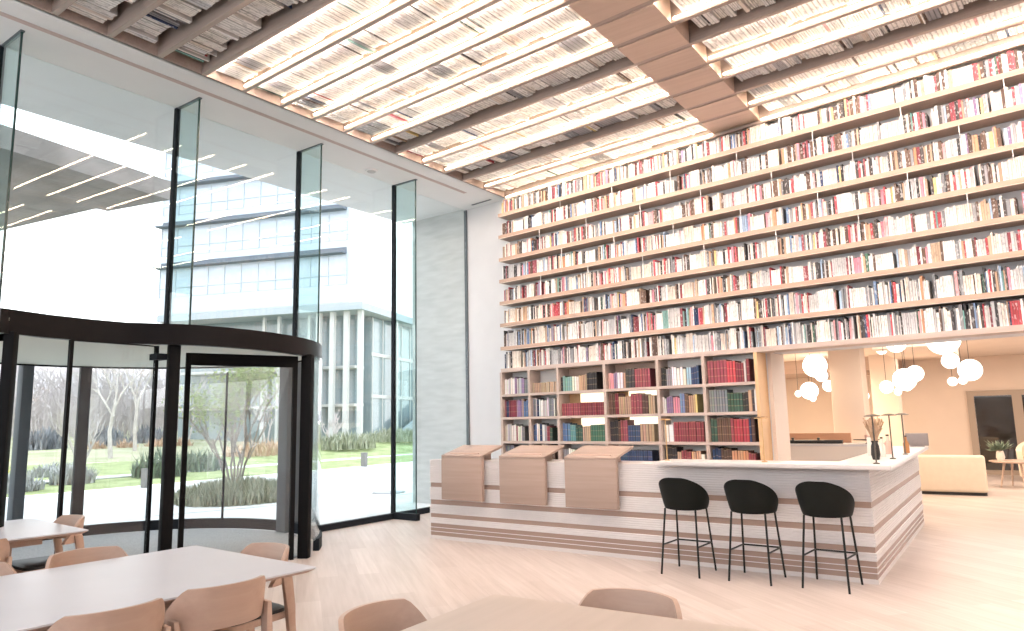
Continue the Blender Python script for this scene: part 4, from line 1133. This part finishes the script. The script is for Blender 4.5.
for (px, py, r, Y), lab in zip(GL, GN):
    p = unproj_y(px, py, Y); zc = (ROT.transposed() @ (p - CAM)).z; R = r * zc / FPX
    t = empty('globe_pendant', 'glowing white pendant, ' + lab, 'pendant lamp', p, 0, 'glowing globe pendants in the lounge')
    b = MB(); prof = [(R * sin(pi * k / 14), -R * cos(pi * k / 14)) for k in range(15)]; prof[0] = (0, -R); prof[-1] = (0, R)
    b.lathe(prof, 24); b.build('globe', M['globe'], t)
    top = 2.72 - p.z
    b = MB(); b.tube([(0, 0, R), (0, 0, max(R + .02, top))], 0.004, 6); b.build('cable', M['dark'], t)

# ================================================================== OUTDOORS
b = MB(); b.box(-18.9, GX - 0.0, -25, 40, -0.14, -0.02); struct(b.build('ground_paving', M['pave']), 'pale concrete forecourt')
for k, (p0, p1) in enumerate([((-12.4, 6.5), (-9.0, 16.0)), ((-14.6, 12.0), (-11.0, 22.0)), ((-17.0, 4), (-16.9, 20))]):
    d = V((p1[0] - p0[0], p1[1] - p0[1], 0)); T = MX.Translation((*p0, 0)) @ MX.Rotation(math.atan2(d.y, d.x), 4, 'Z')
    if k < 2:
        b = MB(); b.box(0, d.length, -0.03, 0.03, -0.025, -0.016, T=T); struct(b.build('ground_joint', M['joint']))
b = MB()
def terrain(x0, x1, y0, y1, nx, ny, fz):
    rows = []
    for i in range(nx + 1):
        rows.append([(x0 + (x1 - x0) * i / nx, y0 + (y1 - y0) * j / ny, fz(x0 + (x1 - x0) * i / nx, y0 + (y1 - y0) * j / ny)) for j in range(ny + 1)])
    return MB().grid(rows)
def hz(x, y):
    d = -18.9 - x
    return -0.01 + 0.004 * d + (0.5 * math.exp(-((x + 27) ** 2) / 14 - ((y - 27) ** 2) / 60)) + 0.12 * sin(x * 0.35 + y * 0.21) * min(1, d / 10)
o = terrain(-18.9, -34, -30, 60, 30, 90, hz).build('lawn', M['lawn']); struct(o, 'bright green lawn beyond the forecourt')
o = terrain(-34, -110, -80, 120, 30, 60, lambda x, y: hz(x, y) + 0.03 * max(0, -x - 40)).build('ground_meadow', M['meadow']); struct(o, 'brownish winter meadow')
o = terrain(-95, -190, -160, 190, 24, 60, lambda x, y: 2 + 0.30 * (-x - 95) * (0.55 + 0.25 * sin(y * 0.02 + 1) + 0.06 * sin(y * .13))).build('hill', M['hill']); struct(o, 'hazy wooded hillside')
b = MB(); b.box(-22.6, -21.9, -20, 40, 0.04, 0.075); struct(b.build('path_garden', M['pave']))

def blades(cx_, cy_, rx, ry, n, h, mat, name, label, cat, lean=0.5, wd=0.012, z0=-0.02, kind=None, mound=0.0):
    b = MB()
    for k in range(n):
        a = rnd.uniform(0, 2 * pi); q = math.sqrt(rnd.random()); x = cx_ + rx * q * cos(a); y = cy_ + ry * q * sin(a)
        hh = h * rnd.uniform(.6, 1.1) * (1 - 0.45 * q * q); la = rnd.uniform(0, 2 * pi); l = lean * hh * rnd.uniform(.3, 1)
        w = V((-sin(la), cos(la), 0)) * wd
        p0 = V((x, y, z0)); p1 = p0 + V((cos(la) * l * .35, sin(la) * l * .35, hh * .6)); p2 = p0 + V((cos(la) * l, sin(la) * l, hh))
        b.add([p0 - w, p0 + w, p1 + w * .8, p1 - w * .8, p2], [(0, 1, 2, 3), (3, 2, 4)])
    o = b.build(name, M[mat]); return tag(o, label, cat, kind=kind)
blades(-13.25, 8.9, 1.2, 1.25, 5200, 0.50, 'blade', 'ornamental_grass', 'low round bed of greyish ornamental grass under the multi-stemmed tree', 'grass', kind='stuff')

def tree(name, label, cat, base, h, stems, spread, mat, seed, levels=3, leafmat=None, nleaf=0, r0=0.05, group=None, upright=0.75):
    R = random.Random(seed); t = empty(name, label, cat, base, 0, group)
    b = MB(); tips = []
    def grow(p, d, ln, r, lv):
        q = p + d * ln * .5 + V((R.uniform(-.06, .06), R.uniform(-.06, .06), 0)) * ln; e = p + d * ln
        b.tube([p, q, e], [r, r * .8, r * .6], 5 if lv > 1 else 4, cap=False, sm=False)
        tips.append((e, lv)); tips.append((q, lv))
        if lv <= 0: return
        for k in range(R.choice([2, 3, 3]) if lv < levels else 3):
            a = R.uniform(0, 2 * pi); sp = R.uniform(.25, .65)
            nd = (d * upright + V((cos(a) * sp, sin(a) * sp, R.uniform(.1, .45)))).normalized()
            grow(p.lerp(e, R.uniform(.45, 1)), nd, ln * R.uniform(.55, .8), r * .55, lv - 1)
    for k in range(stems):
        a = 2 * pi * k / stems + R.uniform(-.3, .3); sp = spread * R.uniform(.5, 1) if stems > 1 else 0.03
        grow(V((0.06 * cos(a) * (stems > 1), 0.06 * sin(a) * (stems > 1), 0)), V((cos(a) * sp, sin(a) * sp, 1)).normalized(), h * 0.42, r0, levels)
    b.build('branches', M[mat], t)
    if leafmat:
        b = MB(); hi = [p for p, lv in tips if lv <= 1]
        for k in range(nleaf):
            c = R.choice(hi) + V((R.gauss(0, .10), R.gauss(0, .10), R.gauss(0, .10))); s = R.uniform(.022, .045)
            u = V((R.gauss(0, 1), R.gauss(0, 1), R.gauss(0, 1))).normalized(); w = u.orthogonal().normalized()
            b.add([c - u * s, c + w * s * .5, c + u * s, c - w * s * .5], [(0, 1, 2, 3)])
        b.build('foliage', M[leafmat], t)
    return t
tree('garden_tree', 'multi-stemmed young tree with fresh leaves seen through the revolving door', 'tree', (-13.6, 9.0, -0.02), 3.2, 7, 0.42, 'bark', 3, 4, 'leaf', 3200, 0.03)
# bollards
for (x, y, lab) in ((-18.25, 9.53, 'short brown bollard at the lawn edge, seen through the revolving door'), (-18.75, 17.4, 'short brown bollard at the lawn edge, seen through the clear glazing')):
    t = empty('bollard', lab, 'bollard', (x, y, -0.02), 0, 'bollards at the lawn edge')
    b = MB(); b.box(-0.11, 0.11, -0.06, 0.06, 0, 0.46); b.build('post', M['post'], t, bevel=0.008)
    b = MB(); b.box(-0.115, 0.115, -0.065, 0.065, 0.462, 0.48); b.build('cap', M['post'], t)
# drain covers
for x, y in ((-11.35, 11.25),):
    t = empty('drain_cover', 'round grey drain cover set in the forecourt paving', 'drain cover', (x, y, -0.02))
    b = MB(); b.lathe([(0.30, 0.0), (0.30, 0.012), (0.26, 0.016), (0, 0.016)], 28); b.build('lid', M['joint'], t)
    b = MB(); b.lathe([(0.36, 0), (0.36, 0.008), (0.31, 0.008)], 28); b.build('ring', M['post'], t)
# shrubs and plants beyond the lawn edge
def shrub(name, label, x, y, rx, h, mat, n, cat='shrub', group=None, wd=0.03, lean=0.6):
    return blades(x, y, rx, rx, n, h, mat, name, label, cat, lean, wd, hz(x, y) - 0.02 if x > -34 else 0, None)
shrub('agave_shrub', 'dark spiky green shrub behind the bollard', -21.2, 11.5, 0.75, 0.95, 'evergreen', 260)
shrub('agave_shrub', 'dark spiky shrub next to the centre door post', -22.2, 13.4, 0.75, 0.85, 'evergreen', 260)
shrub('lavender_clump', 'grey lavender clump on the lawn behind the outer door post', -21.3, 9.1, 0.55, 0.62, 'bladeg', 420)
shrub('lavender_clump', 'low grey lavender drift at the lawn edge furthest toward the left door post', -20.6, 7.2, 0.9, 0.5, 'bladeg', 700)
shrub('lavender_clump', 'pale grey clump deeper in the lawn behind the lavender', -26.0, 10.6, 0.8, 0.5, 'bladeg', 380)
shrub('russet_shrub', 'russet grasses on the mound behind the multi-stemmed tree', -26.4, 18.6, 1.5, 0.75, 'rust', 420)
shrub('meadow_shrub', 'green shrub mound on the lawn past the multi-stemmed tree', -25.2, 22.2, 1.4, 0.85, 'blade', 700)
shrub('meadow_shrub', 'green shrub on the mound below the office building', -26.2, 26.4, 1.8, 0.75, 'blade', 800)
shrub('meadow_shrub', 'bushy green shrub at the foot of the office building stairs', -27.0, 30.5, 1.8, 0.9, 'blade', 700)
shrub('yellow_forsythia', 'yellow flowering shrub by the left door post', -27.5, 9.0, 0.7, 1.1, 'yellow', 140, wd=0.03)
for k in range(7):
    x = -47 - rnd.uniform(0, 1.5); y = 5.5 + k * 3.3
    shrub('clipped_hedge', 'dark hedge clump below the bare trees, %s along from the left' % WORDN[k + 1], x, y, 1.2, 1.7, 'hedge', 420, wd=0.10, lean=0.25)
for k in range(4):
    shrub('russet_shrub', 'russet planting in front of the dark hedge, %s along from the left' % WORDN[k + 1], -44, 20.0 + k * 1.75, 0.6, 0.9, 'rust', 120, wd=0.06)
# bare trees
BT = [(-33, 10.6, 4.6, 5, 'twig', 0.5, 'bushy bare tree nearest the left door post'), (-31, 13.5, 2.6, 5, 'twig', 0.5, 'small bare bush behind the lawn'),
      (-36.5, 17.3, 6.2, 1, 'palebark', 0.2, 'tall bare pale-trunked tree in the middle of the left door bay'), (-41, 20.75, 7.2, 1, 'palebark', 0.2, 'tall bare pale tree close to the centre door post'),
      (-54.5, 13.5, 7.5, 2, 'twig', 0.3, 'bare tree left of the thin door stile'), (-57, 25.0, 8, 2, 'twig', 0.3, 'bare tree behind the centre door post'), (-47, 27.2, 6, 2, 'twig', 0.35, 'bare tree behind the multi-stemmed tree'),
      (-38.5, 27.6, 4.5, 2, 'twig', 0.35, 'bare tree near the right door bay outer post'), (-52, 8.5, 7.0, 2, 'twig', 0.35, 'bare tree deep in the meadow nearest the photo\'s left edge'), (-34.5, 29.3, 2.4, 3, 'twig', 0.4, 'bare tree at the foot of the office building')]
for k, (x, y, h, s, mt, sp, lab) in enumerate(BT):
    tree('bare_tree', lab, 'tree', (x, y, 0.0), h, s, sp, mt, 40 + k, 4, None, 0, 0.07 if s > 1 else 0.12, 'bare winter trees')
b = MB(); R2 = random.Random(5)
for k in range(4200):
    x = -61 - R2.uniform(0, 40) * R2.random(); y = R2.uniform(-15, 78); h = R2.uniform(1.5, 7.5); z = 0.03 * max(0, -x - 40)
    p = V((x, y, z)); top = p + V((R2.uniform(-1, 1), R2.uniform(-1, 1), h)); w = 0.05
    b.add([p - V((0, w, 0)), p + V((0, w, 0)), top], [(0, 1, 2)])
    for q in range(7):
        c = p.lerp(top, R2.uniform(.35, .95)); e = c + V((R2.uniform(-.6, .6), R2.uniform(-1.5, 1.5), R2.uniform(.5, 1.8)))
        b.add([c - V((0, 0.03, 0)), c + V((0, 0.03, 0.03)), e], [(0, 1, 2)])
tag(b.build('woodland', M['twig']), 'misty bare woodland on the hillside', 'trees', kind='stuff')

# ------------------------------------------------------------------ office building
BC = V((-35.55, 32.6, 0)); BU = V((-0.936, -0.351, 0)).normalized(); BN = V((0.351, -0.936, 0)).normalized()
br = math.atan2(BU.y, BU.x)
bld = empty('office_building', 'white modern office block with glass bands on tall columns', 'building', BC, br)
# local axes: x along the left facade (away from the corner), y = into the building is -BN -> check handedness
ly = V((-BU.y, BU.x, 0)); SGN = 1.0 if ly.dot(BN) > 0 else -1.0      # local +y times SGN faces the viewer
def bbx(name, x0, x1, f0, f1, z0, z1, mat, parent=None):
    """f measured outward from the left facade plane"""
    y0, y1 = sorted((f0 * SGN, f1 * SGN)); b = MB(); b.box(x0, x1, y0, y1, z0, z1); return b.build(name, M[mat], parent or bld)
bbx('upper_volume', 0, 16.3, -22, 0, 9.55, 26, 'facade')
bbx('left_face_tone', 0.9, 16.3, 0, 0.035, 9.6, 26, 'facetone')  # left face made darker by colour, as both faces get the same light
bbx('base_fascia', -0.15, 16.3, -22, 0.15, 9.05, 9.55, 'facaded')
for k, z in enumerate((12.95, 16.05, 19.15, 22.2)):
    bbx('sun_louver', 1.1, 16.4, 0.0, 0.7, z, z + 0.12, 'louver'); bbx('louver_strip', 1.1, 16.3, 0.0, 0.05, z + 0.001, z + 0.5, 'louver')  # louver plus a flat dark strip above it
    wb = bbx('window_band', 1.1, 16.3, 0.0, 0.06, z - 2.1, z, 'pane')
    for q in range(12):
        x = 1.1 + q * 1.38; b = MB(); y0, y1 = sorted((0.06 * SGN, 0.12 * SGN)); b.box(x - 0.035, x + 0.035, y0, y1, z - 2.1, z); b.build('mullion', M['panel_line'], wb)
    b = MB(); y0, y1 = sorted((0.06 * SGN, 0.11 * SGN)); b.box(1.1, 16.3, y0, y1, z - 1.45, z - 1.39); b.build('transom', M['panel_line'], wb)
bbx('podium_glazing', 1.5, 16, -10, -2.2, 0, 9.05, 'podium')
pg = bbx('podium_glazing', 0.8, 1.5, -20, -3.2, 0.0, 9.0, 'podium')
for q in range(10):
    bbx('mullion', 0.74, 0.8, -3.4 - q * 1.7, -3.3 - q * 1.7, 0.0, 9.0, 'colgrey', pg)
for z in (3.2, 6.2):
    bbx('transom', 0.72, 0.8, -20, -3.2, z, z + 0.25, 'colgrey', pg)
for x, f in ((0.25, -0.3), (1.3, -0.3), (2.35, -0.3), (3.4, -0.3), (0.25, -6), (0.25, -12)):
    bbx('column', x - 0.16, x + 0.16, f - 0.32, f, 0, 9.05, 'colgrey')
for z in (2.6, 5.2):
    bbx('floor_edge', 0.9, 15, -2.3, -0.9, z, z + 0.18, 'colgrey')
for x in (4.4, 5.6, 6.8, 8.0):
    bbx('column', x - 0.1, x + 0.1, -1.0, -0.8, 0, 9.05, 'colgrey')
b = MB(); y0 = -4.0 * SGN; b.hexa([(-0.4, y0, 0), (-0.2, y0, 0), (-0.2, y0 * 3.2, 0), (-0.4, y0 * 3.2, 0)], [(-0.4, y0, 0.2), (-0.2, y0, 0.2), (-0.2, y0 * 3.2, 3.0), (-0.4, y0 * 3.2, 3.0)]); b.build('stair_stringer', M['facaded'], bld)

# ================================================================== LIGHT
w = bpy.data.worlds.new('sky'); SC.world = w; w.use_nodes = True
nt = w.node_tree; nt.nodes.clear()
out = nt.nodes.new('ShaderNodeOutputWorld'); bg = nt.nodes.new('ShaderNodeBackground')
tc = nt.nodes.new('ShaderNodeTexCoord'); sx = nt.nodes.new('ShaderNodeSeparateXYZ'); nt.links.new(tc.outputs['Generated'], sx.inputs[0])
cr = ramp(nt, sx.outputs['Z'], [(0.0, (1.0, 1.0, 1.0)), (0.55, (0.84, 0.93, 1.0))])
nt.links.new(cr, bg.inputs['Color']); bg.inputs['Strength'].default_value = 2.7
nt.links.new(bg.outputs[0], out.inputs['Surface'])


def area(name, loc, rot, sx_, sy_, power, col):
    l = bpy.data.lights.new(name, 'AREA'); l.shape = 'RECTANGLE'; l.size = sx_; l.size_y = sy_; l.energy = power; l.color = col
    o = bpy.data.objects.new(name, l); COL.objects.link(o); o.location = loc; o.rotation_euler = rot
    return o
area('fill_rear', (-1.5, -4.2, 3.6), (RAD(78), 0, 0), 9, 3, 260, (0.97, 0.97, 1.0))  # unseen fill lamp added behind the camera to brighten wall and counter
area('fill_right', (6.5, 3.0, 3.4), (RAD(80), 0, RAD(52)), 5, 3, 40, (1.0, 0.92, 0.88))  # weak unseen fill lamp added on the right
area('lounge_fill', (0.5, 15.5, 2.68), (0, 0, 0), 5, 6, 250, (1.0, 0.82, 0.66))  # unseen lamp added to brighten the lounge
area('lounge_fill_left', (-4.6, 15.2, 2.40), (0, 0, 0), 3, 3, 330, (1.0, 0.82, 0.58))  # second unseen lamp, added to lift the lounge's left side
area('bar_fill', (-0.9, 10.6, 2.4), (0, 0, 0), 1.2, 1.6, 16, (1.0, 0.86, 0.70))  # unseen lamp added to brighten the far end of the bar

# ================================================================== CAMERA
cd = bpy.data.cameras.new('camera'); cam = bpy.data.objects.new('camera', cd); COL.objects.link(cam)
cd.sensor_fit = 'HORIZONTAL'; cd.sensor_width = 36.0; cd.lens = FPX / IW * 36.0; cd.clip_start = 0.05; cd.clip_end = 600
rx, dn, fw = ROT @ V((1, 0, 0)), ROT @ V((0, 1, 0)), ROT @ V((0, 0, 1))
m3 = MX((rx, -dn, -fw)).transposed()
cam.matrix_world = MX.Translation(CAM) @ m3.to_4x4()
SC.camera = cam

SC.view_settings.view_transform = 'Standard'; SC.view_settings.look = 'None'
SC.view_settings.exposure = 0.42; SC.view_settings.gamma = 1.0
cy = SC.cycles
cy.use_denoising = True
cy.max_bounces = 8; cy.transparent_max_bounces = 24; cy.diffuse_bounces = 4; cy.glossy_bounces = 4
cy.sample_clamp_indirect = 6.0
cy.use_light_tree = True
